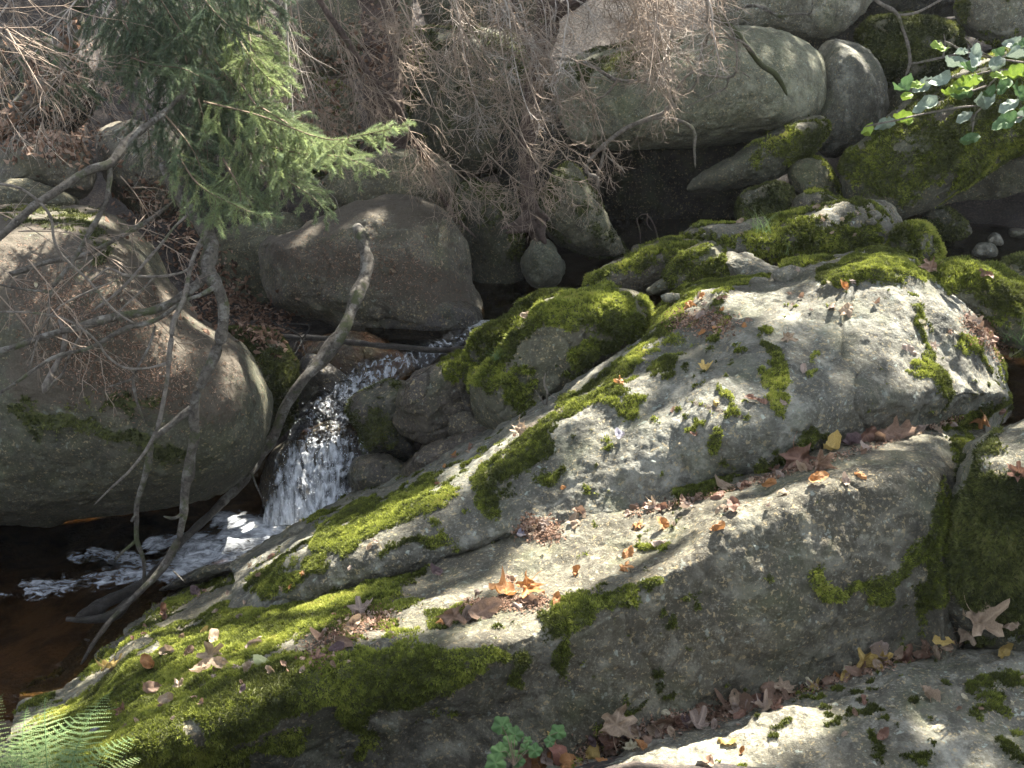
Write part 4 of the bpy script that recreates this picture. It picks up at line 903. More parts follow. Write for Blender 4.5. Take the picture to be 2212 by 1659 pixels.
for x0, y0, x1, y1, Y in [(250,480,420,540,5.6),(260,380,330,480,6),(300,520,380,430,5.5),(0,640,110,780,5.0), (150,500,330,640,5.2), (100,720,260,800,5.0), (260,620,400,760,5.1), (0,460,160,560,5.2), (200,560,60,700,5.1), (340,520,480,620,5.3), (40,500,240,520,5.1),(60,560,210,760,4.95),(-20,560,60,640,5)]:
    twig_bough(leftd, [(x0, y0, Y), ((x0 + x1) / 2, (y0 + y1) / 2 - 8, Y), (x1, y1, Y)], .003, 12, .3, .0022, 1, M['twig'], R1, droop=.4, kids=3, downmix=.3)

# ------------------------------------------------------------------ living spruce boughs
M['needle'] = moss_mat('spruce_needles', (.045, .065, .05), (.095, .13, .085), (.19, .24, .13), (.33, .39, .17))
def needles_on(paths, per_m, ln, R_, tint0):
    Vs = []; T = []
    for p, tv in paths:
        L = np.linalg.norm(np.diff(p, axis=0), axis=1).sum(); n = int(L * per_m)
        if n < 2: continue
        s = R_.random(n) * (len(p) - 1.001); i = s.astype(int); f = (s - i)[:, None]
        b = p[i] * (1 - f) + p[i + 1] * f; t = p[i + 1] - p[i]; t /= np.linalg.norm(t, axis=1, keepdims=True) + 1e-9
        lat = R_.normal(size=(n, 3)); lat[:, 2] = lat[:, 2] * .8 + .25; lat -= (lat * t).sum(1)[:, None] * t; lat /= np.linalg.norm(lat, axis=1, keepdims=True) + 1e-9
        tip = b + (t * .65 + lat * .85) * (ln * R_.uniform(.75, 1.15, n))[:, None]
        w = np.cross(t, lat) * .0015
        Vs.append(np.stack([b + w, b - w, tip], 1))
        tt = tv + tint0 + R_.normal(size=n) * .08
        T.append(np.stack([tt - .05, tt - .05, tt + .1], 1))
    return np.concatenate(Vs).reshape(-1, 3), np.clip(np.concatenate(T).ravel(), 0, 1)

def spruce_bough(parent, ax, L, R_, tint=.35, per=31, droop=.5, spread=1.0, flat=True, down=.25):
    ax = np.array(ax, float); P = at(ax[:, 0], ax[:, 1], ax[:, 2])
    ln = np.linalg.norm(np.diff(P, axis=0), axis=1).sum(); n = max(8, int(ln / .04)); q = crom(P, n); tang = np.gradient(q, axis=0)
    tw = []; wood = [(q, np.linspace(.006, .0015, n))]
    m = int(per * ln)
    up = np.array([0, -.35, 1.0])
    for k in range(m):
        s = (k + R_.random()) / m; i = min(n - 2, int(s * (n - 1))); t = unit(tang[i])
        side = unit(np.cross(t, up)) * (1 if k % 2 else -1)
        d = unit(t * .75 + side * spread * R_.uniform(.6, 1.1) + R_.normal(size=3) * .18 + np.array([0, 0, -down]))
        l2 = L * (1.0 - .75 * s) * R_.uniform(.6, 1.1)
        sub = []; ramify(sub, q[i], d, l2, .0018, 1, R_, droop, 6, 4 if l2 > .12 else 2, .7, .15)
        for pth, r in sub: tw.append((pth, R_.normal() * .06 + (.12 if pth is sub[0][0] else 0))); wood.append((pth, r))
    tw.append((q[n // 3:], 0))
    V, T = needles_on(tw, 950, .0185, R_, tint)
    V2, F2 = tubes(wood, 3)
    o = part('bough', V2, F2, M['twig_green'], parent)
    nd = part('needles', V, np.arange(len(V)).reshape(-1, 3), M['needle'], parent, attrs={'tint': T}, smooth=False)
    nd.parent = o; nd['kind'] = 'stuff'
R2 = np.random.default_rng(77)
spr = empty('spruce_tree', Vector(at(380., -60., 5.9)), 'green spruce with needled boughs hanging over the left boulder and the stream', 'spruce')
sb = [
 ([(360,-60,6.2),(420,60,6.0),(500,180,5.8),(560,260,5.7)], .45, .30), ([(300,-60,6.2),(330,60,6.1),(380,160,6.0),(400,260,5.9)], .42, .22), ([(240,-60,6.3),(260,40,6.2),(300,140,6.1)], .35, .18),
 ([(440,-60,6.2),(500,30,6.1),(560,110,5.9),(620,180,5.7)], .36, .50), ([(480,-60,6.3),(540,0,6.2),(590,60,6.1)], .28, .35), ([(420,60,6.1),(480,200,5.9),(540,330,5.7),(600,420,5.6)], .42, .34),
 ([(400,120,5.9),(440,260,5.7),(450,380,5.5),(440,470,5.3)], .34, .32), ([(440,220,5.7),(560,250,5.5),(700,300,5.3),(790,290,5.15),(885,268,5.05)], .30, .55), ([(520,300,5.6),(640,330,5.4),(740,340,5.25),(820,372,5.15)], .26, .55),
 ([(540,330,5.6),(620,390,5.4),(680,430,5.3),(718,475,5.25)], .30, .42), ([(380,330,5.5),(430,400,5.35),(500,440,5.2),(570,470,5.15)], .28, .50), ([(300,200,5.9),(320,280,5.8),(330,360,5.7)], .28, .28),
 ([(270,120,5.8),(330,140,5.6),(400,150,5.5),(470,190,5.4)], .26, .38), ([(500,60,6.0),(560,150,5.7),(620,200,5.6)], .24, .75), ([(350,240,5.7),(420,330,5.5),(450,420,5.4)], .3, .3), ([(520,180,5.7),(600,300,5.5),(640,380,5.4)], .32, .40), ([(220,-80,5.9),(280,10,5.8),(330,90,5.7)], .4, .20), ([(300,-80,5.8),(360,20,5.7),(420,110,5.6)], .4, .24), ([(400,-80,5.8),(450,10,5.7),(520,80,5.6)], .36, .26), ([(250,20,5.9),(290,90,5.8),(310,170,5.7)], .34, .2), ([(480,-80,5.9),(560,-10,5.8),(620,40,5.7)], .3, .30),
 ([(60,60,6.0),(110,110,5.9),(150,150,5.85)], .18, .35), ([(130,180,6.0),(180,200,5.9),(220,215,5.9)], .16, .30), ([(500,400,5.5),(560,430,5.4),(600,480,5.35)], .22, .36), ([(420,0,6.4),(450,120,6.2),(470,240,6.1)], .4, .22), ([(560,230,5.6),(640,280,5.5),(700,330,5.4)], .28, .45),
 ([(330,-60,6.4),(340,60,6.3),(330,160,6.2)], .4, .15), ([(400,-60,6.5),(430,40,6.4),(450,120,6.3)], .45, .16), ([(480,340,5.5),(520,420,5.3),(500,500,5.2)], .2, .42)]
for a, L, ti in sb:
    spruce_bough(spr, a, L, R2, ti + (.30 if ti > .41 else .16 if ti > .38 else .13))  # sunlight on the bough tips is painted in as a lighter needle tint
for k in range(8):
    x0 = R2.uniform(230, 620); Y = R2.uniform(5.9, 6.6); x1 = x0 + R2.uniform(-30, 80)
    twig_bough(spr, [(x0, -60, Y), (x0 + 10, 120, Y - .1), (x1, R2.uniform(260, 420), Y - .3)], .006, 16, .38, .002, 2, M['twig'] if k % 2 else M['twig_pale'], R2, droop=.8, kids=3, downmix=.6, name='dead_bough')
# ------------------------------------------------------------------ fallen leaves
def leaf_mat(name, a, b, under=None, spots=0):
    t = NT(name)
    tc = t.n('TexCoord').outputs['Object']
    c = t.mix(t.ramp(t.noise(22, 4, .6, tc), [(.35, 0.0), (.65, 1.0)]), a, b)
    oi = t.n('ObjectInfo').outputs['Random']
    c = t.mix(t.math('MULTIPLY', oi, .35), c, tuple(v * .45 for v in a))
    v = t.attr('vein'); c = t.mix(t.math('MULTIPLY', v, .5), c, tuple(min(1, x * 1.5) for x in b))
    if spots: c = t.mix(t.ramp(t.noise(60, 2, .5, tc), [(.66, 0.0), (.7, 1.0)]), c, (.03, .015, .012))
    t.set(Base_Color=c, Roughness=.6, Specular_IOR_Level=.35, Normal=t.bump(t.noise(90, 3, .6, tc), .5, .002))
    tr = t.n('BsdfTranslucent'); t.l(c, tr.inputs[0])
    mx = t.n('MixShader'); mx.inputs[0].default_value = .25
    t.l(t.b.outputs[0], mx.inputs[1]); t.l(tr.outputs[0], mx.inputs[2]); t.l(mx.outputs[0], t.out.inputs[0])
    return t.m
LC = {'tan': leaf_mat('leaf_tan', (.28, .20, .13), (.40, .30, .20)), 'brown': leaf_mat('leaf_brown', (.18, .11, .07), (.28, .18, .12)), 'red-brown': leaf_mat('leaf_red_brown', (.16, .085, .055), (.24, .13, .085)),
      'orange': leaf_mat('leaf_orange', (.34, .15, .05), (.44, .22, .08)), 'yellow': leaf_mat('leaf_yellow', (.38, .26, .07), (.50, .36, .12)), 'dark': leaf_mat('leaf_dark', (.07, .045, .045), (.14, .09, .085)),
      'pinkish': leaf_mat('leaf_pinkish', (.27, .20, .155), (.38, .295, .23)), 'lilac grey': leaf_mat('leaf_grey', (.20, .19, .22), (.30, .28, .32)), 'pale': leaf_mat('leaf_pale', (.46, .40, .26), (.60, .54, .36)), 'pale yellow-green': leaf_mat('leaf_pale_green', (.45, .46, .20), (.6, .6, .32)),
      'spotted': leaf_mat('leaf_spotted', (.27, .115, .075), (.34, .16, .11), spots=1)}
def leaf_mesh(kind, seed):
    r_ = np.random.default_rng(seed); nth = 44 if kind == 'maple' else 26; nr = 6 if kind == 'maple' else 5
    th = np.linspace(0, 2 * np.pi, nth, endpoint=False)
    if kind == 'maple':
        r = np.full(nth, .27)
        for a, L, w in ((90, .54, .60), (90 + 62, .52, .54), (90 - 62, .52, .54), (90 + 122, .42, .46), (90 - 122, .42, .46)):
            d = np.abs((th - math.radians(a) + np.pi) % (2 * np.pi) - np.pi)
            r = np.maximum(r, L * np.exp(-(d / w) ** 1.7) * (1 + .10 * np.cos(d * 26)))
    else:
        r = .5 / np.sqrt((np.sin(th) ** 2) + (np.cos(th) / .56) ** 2)
        r *= 1 + .10 * np.exp(-((th - np.pi / 2) / .25) ** 2)
        r *= 1 + .03 * np.cos(th * 13)
    r *= 1 + r_.normal(size=nth) * .03
    rr = np.linspace(0, 1, nr + 1)[1:]
    X = np.concatenate([[0], (rr[:, None] * r * np.cos(th)).ravel()]); Y = np.concatenate([[0], (rr[:, None] * r * np.sin(th)).ravel()])
    ph = r_.uniform(0, np.pi); u = X * math.cos(ph) + Y * math.sin(ph); v = -X * math.sin(ph) + Y * math.cos(ph)
    cu = r_.uniform(.5, 2.0); cv = r_.uniform(-.4, .9)
    P3 = np.stack([X, Y, 0 * X], 1)
    Z = cu * u ** 2 + cv * v ** 2 + .15 * noise(P3, 4, seed) + .09 * noise(P3, 9, seed + 1)
    if kind == 'maple':
        rad = np.hypot(X, Y); ang = np.arctan2(Y, X); Z += .10 * rad * np.cos(ang * 5 - 5 * np.pi / 2) * -1
        vein = np.zeros(len(X))
        for a in (90, 148, 32, 208, -28):
            d = np.abs(-X * math.sin(math.radians(a)) + Y * math.cos(math.radians(a))); vein = np.maximum(vein, np.exp(-(d / .018) ** 2) * (X * math.cos(math.radians(a)) + Y * math.sin(math.radians(a)) > -.02))
    else:
        Z += np.abs(X) * r_.uniform(.1, .6) + .012 * np.cos((Y + np.abs(X) * .7) * 44)
        vein = np.exp(-(np.abs(X) / .02) ** 2)
    fl = r_.uniform(-.8, 1.0)                                 # bend beyond the edge: rolls inwards
    ux = np.clip(u - .18, 0, 1); Z += ux * fl; X2 = X - math.cos(ph) * ux * abs(fl) * .6; Y2 = Y - math.sin(ph) * ux * abs(fl) * .6
    V = [tuple(p) for p in np.stack([X2, Y2, Z], 1)]
    F = [(0, 1 + j, 1 + (j + 1) % nth) for j in range(nth)]
    for i in range(nr - 1):
        for j in range(nth):
            a = 1 + i * nth + j; b = 1 + i * nth + (j + 1) % nth
            F.append((a, a + nth, b + nth, b))
    # stalk
    n0 = len(V); base = -r[int(nth * .75)] * .9
    sx = r_.uniform(-.2, .2)
    for k in range(5):
        s = k / 4
        for dx, dz in ((-.008, 0), (.008, 0), (0, .014)):
            V.append((dx + sx * s * s, base * (1 - .1 * (1 - s)) - s * (.34 if kind == 'maple' else .14), dz + .15 * s * s + .02))
    for k in range(4):
        for j in range(3):
            a = n0 + k * 3 + j; b = n0 + k * 3 + (j + 1) % 3; F.append((a, b, b + 3, a + 3))
    me = bpy.data.meshes.new(kind + '_leaf'); me.from_pydata(V, [], F)
    me.polygons.foreach_set('use_smooth', [True] * len(F))
    at_ = me.attributes.new('vein', 'FLOAT', 'POINT'); at_.data.foreach_set('value', np.concatenate([vein, np.ones(15)]).astype(np.float32))
    me['zmin'] = float(min(Z)); me.materials.append(None)
    return me
LM = {'maple': [leaf_mesh('maple', 500 + k) for k in range(7)], 'beech': [leaf_mesh('beech', 520 + k) for k in range(8)]}
bpy.context.view_layer.update()
DG = bpy.context.evaluated_depsgraph_get()
def cast(px, py):
    d = Vector(ray(px, py)).normalized()
    ok, loc, nor, _, ob, _ = SC.ray_cast(DG, Vector((0, 0, CAM_Z)), d)
    if not ok: return None
    if nor.dot(d) > 0: nor = -nor
    return loc, nor, ob
R3 = random.Random(9)
SMALL = {}
def hitn(px, py):
    """smoothed hit: median of a few casts that are not a hanging twig"""
    hs = [h for h in (cast(px + dx, py + dy) for dx, dy in ((0, 0), (6, 0), (-6, 0), (0, 5), (0, -5))) if h and not h[2].name.startswith(('bough', 'needles', 'stem', 'side', 'fallen', 'bare', 'dead'))]
    if not hs: return None
    ds = sorted((h[0] - Vector((0, 0, CAM_Z))).length for h in hs); md = ds[len(ds) // 2]
    near = [h for h in hs if abs((h[0] - Vector((0, 0, CAM_Z))).length - md) < .15]
    n = Vector((0, 0, 0))
    for h in near: n += h[1]
    n = n.normalized() * .75 + Vector((0, 0, .5)); h0 = min(near, key=lambda h: abs((h[0] - Vector((0, 0, CAM_Z))).length - md))
    return h0[0], n.normalized()
def leaf(px, py, size, kind, color, label, group=None, tilt=.35, face=None, lift=0, rec=False):
    h = hitn(px, py)
    if h is None: return
    loc, n = h
    dep = loc.y * CP - (loc.z - CAM_Z) * SP
    s = size * 1.5 * dep / FPX
    if kind == 'maple' and 'maple' not in label and 'star' not in label and not rec and R3.random() < .6: kind = 'beech'
    me = R3.choice(LM[kind])
    o = bpy.data.objects.new(kind + '_leaf' if kind == 'maple' else 'dead_leaf', me); COL.objects.link(o)
    o.material_slots[0].link = 'OBJECT'; o.material_slots[0].material = LC[color]
    if face is not None: n = Vector(face).normalized()
    toc = (Vector((0, 0, CAM_Z)) - loc).normalized()
    if face is None: n = (n * .8 + toc * .45 + Vector((R3.uniform(-.2, .2), R3.uniform(-.15, .15), 0))).normalized()
    q = n.to_track_quat('Z', 'Y') @ Quaternion((0, 0, 1), R3.uniform(0, 6.28))
    q = q @ Quaternion((1, 0, 0), R3.uniform(-tilt, tilt)) @ Quaternion((0, 1, 0), R3.uniform(-tilt, tilt))
    if R3.random() < .3 and face is None: q = q @ Quaternion((1, 0, 0), math.pi)
    o.rotation_mode = 'QUATERNION'; o.rotation_quaternion = q
    o.scale = (s, s, s)
    o.location = loc + n * (s * (.12 + lift) + .004)
    props(o, label, 'leaf', group)
    if rec: SMALL.setdefault((label, kind, color), []).append((px, o))
    return o
A, H, G_, W_ = 'on the humpbacked boulder', 'on the long slab', 'in the leaf-filled groove behind the long slab', 'in the litter between the long slab and the lower right rock'
big = [
 (1999,584,30,'maple','brown','brown maple leaf standing on the moss of the sunlit crown'), (2130,597,26,'maple','red-brown','red-brown leaves caught on the sunlit mossy rock at the right'), (1823,618,18,'beech','orange','small orange curled leaf below the bright moss of the crown'),
 (1495,661,24,'maple','orange','orange star-shaped leaf on moss near the upper ridge'), (1510,686,28,'beech','pinkish','pinkish curled leaf just below the orange star-shaped leaf'), (1830,672,34,'maple','tan','flat tan maple leaf on the top of the humpbacked boulder'), (1800,664,20,'beech','pinkish','small pinkish leaf left of the flat tan maple leaf'),
 (1703,733,26,'maple','tan','pale tan crumpled leaf beside the narrow moss strip'), (1967,761,30,'beech','pinkish','pinkish flat leaf on the sunlit shoulder of the humpbacked boulder'), (2015,749,18,'maple','pinkish','small pinkish leaf right of the flat one on the sunlit shoulder'),
 (1523,797,26,'maple','yellow','yellow-orange leaf on the upper face of the humpbacked boulder'), (1457,879,16,'beech','red-brown','small red-brown twisted leaf on the grey face'), (1547,869,16,'beech','yellow','pale orange leaf beside the vertical moss strip'), (1735,801,18,'beech','pinkish','shiny brown curled leaf on the upper grey face'),
 (1620,864,22,'maple','red-brown','cluster of dark red leaves on the grey face, left one'), (1645,872,18,'maple','red-brown','dark red leaf, right one of the cluster on the grey face'), (1689,871,14,'beech','pinkish','small pinkish leaf right of the dark red cluster'), (1501,941,12,'beech','red-brown','small round red-brown leaf on the lower grey face'),
 (1343,947,24,'beech','lilac grey','lilac-grey leaf with a stalk lying on the grey face'), (1905,938,86,'maple','brown','largest brown maple leaf on the pile in the groove'), (1864,946,58,'maple','red-brown','red-brown leaf under the left side of the largest maple leaf'), (1935,948,60,'maple','brown','brown leaf lying at the right side of the largest maple leaf'), (1843,962,32,'maple','dark','dark shadowed leaf left of the groove pile'),
 (1799,971,36,'maple','yellow','yellow-brown leaf at the left end of the groove pile'), (1707,1000,64,'maple','red-brown','large red-brown leaf standing upright in the middle of the groove'), (1771,1008,46,'maple','brown','curled brown leaf right of the upright red-brown one'), (1767,1039,32,'maple','orange','orange torn leaf on the slab below the groove'), (1859,1027,24,'beech','orange','long orange leaf on the slab right of the torn one'), (1827,1041,20,'beech','pinkish','pinkish narrow leaf next to the long orange leaf'),
 (1662,1045,22,'beech','orange','small orange-brown leaf at the foot of the upright leaf'), (1699,1065,24,'beech','tan','tan rolled leaf alone on the slab'), (1563,1052,34,'beech','tan','long tan rolled leaf at the end of the dark moss in the groove'), (1555,1073,26,'maple','red-brown','red-brown leaf under the long rolled one'), (1590,1101,32,'maple','red-brown','wide red-brown leaf on the slab edge'), (1556,1101,20,'beech','tan','tan leaf touching the wide red-brown one'),
 (1431,1099,20,'beech','red-brown','red leaf at the upper rim of the bright area'), (1405,1097,18,'beech','pinkish','pinkish leaf left of the red leaf at the rim of the bright area'), (1483,1097,20,'maple','pinkish','pinkish crumbled leaves right of the red leaf'), (1555,1139,24,'beech','orange','orange-brown curled leaf near the slab crest'), (1439,1137,28,'beech','orange','orange curled leaf in the bright area of the slab'), (1377,1137,24,'maple','orange','orange maple leaf left of the curled one in the bright area'), (1427,1171,28,'beech','pinkish','pinkish leaf edge-on below the orange curled leaf'),
 (2030,935,30,'maple','tan','tan leaf at the right end of the groove'), (1985,931,22,'beech','pinkish','pinkish leaf in the right part of the groove'), (1244,1128,36,'maple','tan','tan and orange maple leaf at the dark edge of the sunlit patch'), (1250,1108,20,'beech','brown','brown leaf tip above the tan and orange maple leaf'), (1216,1055,12,'beech','orange','tiny round orange leaf on the grey face'), (1180,1131,20,'maple','pinkish','pinkish crumbled leaves left of the tan and orange maple leaf'), (1126,1161,24,'maple','lilac grey','grey-violet leaf on the litter patch'),
 (944,1241,28,'maple','dark','dark purple shrivelled leaf on the slab'), (1248,1237,18,'beech','orange','orange leaf alone in the brightest sunlit patch'), (1144,1270,46,'maple','orange','glowing orange leaf standing at the left of the brightest patch'), (1092,1283,52,'maple','orange','orange-brown maple leaf left of the glowing one'), (1100,1255,18,'beech','brown','small brown leaf above the orange-brown maple leaf'), (1024,1283,20,'beech','pinkish','pinkish leaf left of the orange-brown maple leaf'),
 (1035,1322,50,'maple','brown','brown curled leaf by the flat stone on the slab'), (978,1335,50,'maple','brown','brown maple leaf at the lower left of the curled one'), (1000,1330,30,'beech','pinkish','pinkish leaf between the two brown curled leaves'), (1148,1303,30,'beech','brown','brown leaf on the slab rim'), (1108,1310,26,'maple','pinkish','pinkish leaf left of the brown leaf on the rim'), (1204,1299,24,'beech','orange','orange leaf on the rim below the brightest patch'), (1356,1201,30,'maple','orange','orange-brown leaf right of the brightest patch'), (1348,1231,24,'maple','orange','second orange-brown leaf right of the brightest patch, the lower one'),
 (780,1322,44,'maple','pinkish','big pinkish crumpled maple leaf at the edge of the mossy slope'), (800,1350,24,'maple','red-brown','reddish leaf below the big pinkish crumpled one'), (765,1345,28,'beech','tan','tan leaf under the big pinkish crumpled one'), (696,1381,26,'beech','brown','brown leaf in the litter hollow of the moss'), (746,1387,30,'maple','brown','brown leaf at the right of the litter hollow'), (735,1403,24,'beech','dark','dark leaf below the litter hollow'), (685,1423,24,'maple','red-brown','red-brown crumbs at the lower end of the litter hollow'), (546,1388,24,'beech','pinkish','pink oval leaf on the moss'),
 (453,1381,30,'maple','tan','tan curled leaf on the middle of the moss'), (442,1363,14,'beech','yellow','small yellowish leaf above the tan curled leaf'), (386,1377,16,'beech','tan','small tan leaf near the upper edge of the moss'), (362,1405,26,'maple','tan','tan leaf with upturned edges on the moss'), (404,1413,24,'maple','brown','brown leaf right of the upturned tan leaf'), (458,1420,44,'maple','tan','tan maple leaf, topmost of the three folded ones on the moss'), (438,1446,36,'beech','tan','tan folded leaf, lower left of the three on the moss'), (476,1436,32,'beech','tan','tan folded leaf, lower right of the three on the moss'),
 (564,1431,30,'maple','pale yellow-green','pale yellow-green leaf lying flat on the moss'), (534,1443,20,'beech','tan','tan folded leaf left of the pale yellow-green one'), (324,1433,34,'maple','orange','orange-brown leaf at the left edge of the moss'), (240,1445,40,'maple','yellow','orange-yellow maple leaf flat on the bare grey rock'), (334,1491,36,'maple','brown','brown curled leaf near the lower moss'), (384,1483,24,'maple','tan','tan crumpled leaf right of the brown curled one'), (356,1511,28,'beech','tan','tan leaf below the brown curled one'), (262,1535,26,'maple','red-brown','rusty leaf on the lower left moss'),
 (204,1579,16,'beech','lilac grey','pale grey oval leaf at the lower left edge of the moss'), (524,1491,16,'beech','dark','small violet leaf on the moss'), (352,1323,28,'beech','red-brown','red-brown leaf on the grey rock by the water'), (430,1279,26,'maple','dark','dusky purple leaf on the rock above the water'), (584,1205,18,'beech','red-brown','red leaf on the rock at the pool edge'), (586,1449,18,'beech','tan','small tan leaf right of the pale yellow-green leaf'),
 (1130,931,32,'maple','tan','tan leaf standing on the moss ridge'), (1016,963,18,'beech','red-brown','small red leaf on the left moss ridge'), (1138,685,20,'beech','tan','tan rolled leaf on the mossy pyramid boulder'), (1340,827,20,'maple','orange','orange leaf on the moss band'), (2127,703,36,'maple','brown','brown leaf in the hollow between the boulder and the grass'), (2140,740,26,'maple','red-brown','red-brown leaf in the hollow by the grass tuft'), (2171,759,22,'maple','orange','orange leaf right of the hollow'), (2195,763,26,'beech','pale yellow-green','pale green leaf at the edge of the side pool'),
 (2125,903,34,'maple','orange','orange maple leaf on the sunlit rock at the right'), (2160,889,20,'beech','red-brown','red-brown leaf next to the orange maple leaf at the right'), (2203,878,24,'beech','brown','brown leaf at the right edge above the groove'), (2199,1023,34,'maple','red-brown','red-brown leaf on the grey rock at the right edge'),
 (2107,1345,74,'maple','tan','biggest tan maple leaf standing at the right end of the litter'), (2087,1373,44,'maple','tan','tan leaf under the biggest maple leaf'), (2183,1352,24,'beech','tan','tan rolled leaf right of the biggest maple leaf'), (2167,1413,28,'maple','yellow','yellow-orange flat leaf alone on the lower right rock'), (1851,1433,46,'maple','yellow','yellow leaf left of the upright brown one'), (1880,1415,46,'beech','pinkish','narrow brown leaf standing upright between two yellow ones'), (1907,1433,40,'maple','yellow','yellow-brown leaf right of the upright brown one'),
 (1835,1452,28,'beech','pale','pale curled leaf under the yellow leaf'), (1951,1417,38,'maple','red-brown','red-brown leaf in the litter right of the yellow pair'), (2003,1397,30,'maple','brown','brown leaf halfway to the biggest maple leaf'), (2040,1388,30,'beech','yellow','yellow leaf next to the tan one under the biggest maple leaf'), (1691,1485,42,'maple','tan','tan crumpled leaf at the foot of the dark face'), (1747,1475,18,'beech','pale','pale leaf right of the tan crumpled one'), (1799,1475,28,'maple','brown','brown leaf in the middle of the litter'), (1812,1465,18,'beech','orange','small orange leaf in the middle of the litter'),
 (1640,1503,48,'beech','brown','long brown leaf pointing up in the litter'), (1590,1527,58,'maple','brown','wide brown veined leaf in the litter'), (1503,1547,48,'beech','brown','brown oval leaf in the litter'), (1423,1571,44,'maple','brown','brown crumpled leaf left of the oval one'), (1507,1573,44,'maple','pinkish','pinkish leaf with a green one beneath it'), (1648,1533,36,'maple','pinkish','pinkish leaf right of the wide brown veined one'), (1435,1539,18,'beech','pale','small yellow-white leaf on the dark soil'), (1403,1600,32,'beech','brown','brown leaf at the lower edge of the litter'),
 (1322,1566,62,'maple','tan','tan maple leaf curled upright with a tall stalk'), (1204,1608,50,'beech','spotted','rust-brown leaf with dark spots beside the green plant'), (1196,1588,22,'beech','yellow','small yellow leaf on the spotted leaf'), (1128,1638,52,'maple','red-brown','red-brown leaf at the bottom edge by the green plant'), (1282,1632,40,'beech','yellow','yellow-orange curled leaf at the bottom edge'), (1228,1645,38,'maple','orange','orange leaf at the bottom edge'), (1185,1632,36,'beech','pinkish','pinkish brown leaf between the plant and the orange leaf'), (1364,1618,30,'maple','pale','white-pink curled leaf at the sunlit rim'), (1385,1619,30,'maple','orange','bright orange leaf at the sunlit rim'),
 (1569,1599,40,'maple','yellow','yellow-orange leaf in the sun on the lower right rock'), (1999,1507,34,'beech','tan','tan folded leaf on the lower right rock'), (1863,1515,18,'beech','red-brown','small dark brown leaf on the lower right rock'), (1915,1595,26,'beech','red-brown','dull red leaf by the moss cushion'), (1527,1651,34,'maple','brown','brown leaf at the bottom edge in the sun'), (1603,1625,14,'beech','orange','tiny orange leaf in the sun on the lower right rock'), (2212,1460,16,'beech','tan','tan leaf cut by the right edge'),
]
for px, py, s, k, c, lab in big:
    up = 'upright' in lab or 'standing' in lab
    leaf(px, py, s, k, c, lab, tilt=.5, face=(R3.uniform(-.3, .3), -.8, .6) if up else None, lift=.28 if up else 0)
zones = [   # polygon strokes to scatter the small unnamed leaves along
 ([(300,1560),(420,1500),(600,1440),(760,1400)], 60, 34, (8, 14), ('tan','brown','pinkish'), 'small brown dead leaf on the lower mossy slope', 'small leaves on the lower mossy slope'),
 ([(420,1330),(560,1290),(700,1230),(820,1160)], 36, 20, (8, 13), ('tan','orange','pinkish'), 'small dead leaf on the upper mossy slope', 'small leaves on the upper mossy slope'),
 ([(680,1400),(760,1340),(840,1330)], 26, 22, (8, 15), ('pinkish','red-brown','tan'), 'small leaf fragment in the litter hollow of the moss', 'fragments in the litter hollow'),
 ([(940,1345),(1060,1310),(1200,1290)], 14, 14, (8, 16), ('brown','red-brown','orange'), 'small brown leaf fragment by the flat stone on the slab', 'fragments by the flat stone'),
 ([(1460,650),(1560,640),(1600,700),(1500,720)], 30, 22, (8, 15), ('pinkish','brown','orange'), 'small leaf on the moss near the upper ridge', 'small leaves near the upper ridge'),
 ([(1650,640),(1900,660),(2050,740)], 50, 20, (7, 13), ('pinkish','brown','pale'), 'small leaf on the sunlit top of the humpbacked boulder', 'small leaves on the sunlit top'),
 ([(1350,1110),(1560,1060),(1700,1020),(1850,975),(2080,900)], 10, 46, (10, 22), ('brown','pinkish','red-brown','tan'), 'small leaf in the groove behind the long slab', 'small leaves in the groove'),
 ([(1120,1165),(1300,1130),(1500,1120),(1700,1080)], 34, 20, (7, 12), ('pinkish','tan','brown'), 'small leaf on the top of the long slab', 'small leaves on the slab top'),
 ([(1280,1610),(1450,1570),(1600,1530),(1750,1485)], 22, 80, (14, 30), ('brown','pinkish','tan','red-brown','dark'), 'brown leaf among many in the lower litter strip', 'leaves of the lower litter strip'),
 ([(1750,1482),(1900,1440),(2080,1385)], 8, 46, (12, 26), ('brown','red-brown','tan','yellow'), 'brown leaf among many in the upper litter strip', 'leaves of the upper litter strip'),
 ([(1100,1650),(1300,1640)], 14, 16, (18, 34), ('brown','orange','pinkish'), 'brown leaf at the bottom edge by the green plant', 'leaves at the bottom edge'),
 ([(2090,690),(2150,730),(2190,780)], 22, 22, (10, 20), ('brown','pinkish','red-brown'), 'brown leaf in the hollow right of the humpbacked boulder', 'leaves in the right-hand hollow'),
 ([(1800,1560),(2000,1540),(2180,1500)], 40, 16, (7, 13), ('brown','tan','pale'), 'small leaf on the lower right rock', 'small leaves on the lower right rock'),
 ([(230,1420),(330,1350),(450,1280),(560,1220)], 20, 16, (8, 14), ('brown','red-brown','tan'), 'small leaf on the bare rock beside the pool', 'small leaves beside the pool'),
 ([(60,620),(250,640),(420,780),(500,860)], 90, 22, (7, 12), ('brown','tan','pale'), 'tiny leaf on the needle litter of the huge left boulder', 'tiny leaves on the left boulder'),
 ([(650,520),(900,520),(980,650)], 60, 12, (6, 10), ('brown','tan'), 'tiny leaf on the brown boulder by the stream', 'tiny leaves on the brown boulder'),
 ([(1600,490),(1900,480)], 40, 16, (7, 13), ('pinkish','tan','orange'), 'small leaf on the cracked ledge', 'small leaves on the cracked ledge'),
 ([(900,1060),(1000,980),(1200,900)], 16, 14, (7, 12), ('orange','tan','red-brown'), 'small leaf on the bright moss ridge', 'small leaves on the moss ridge'),
]
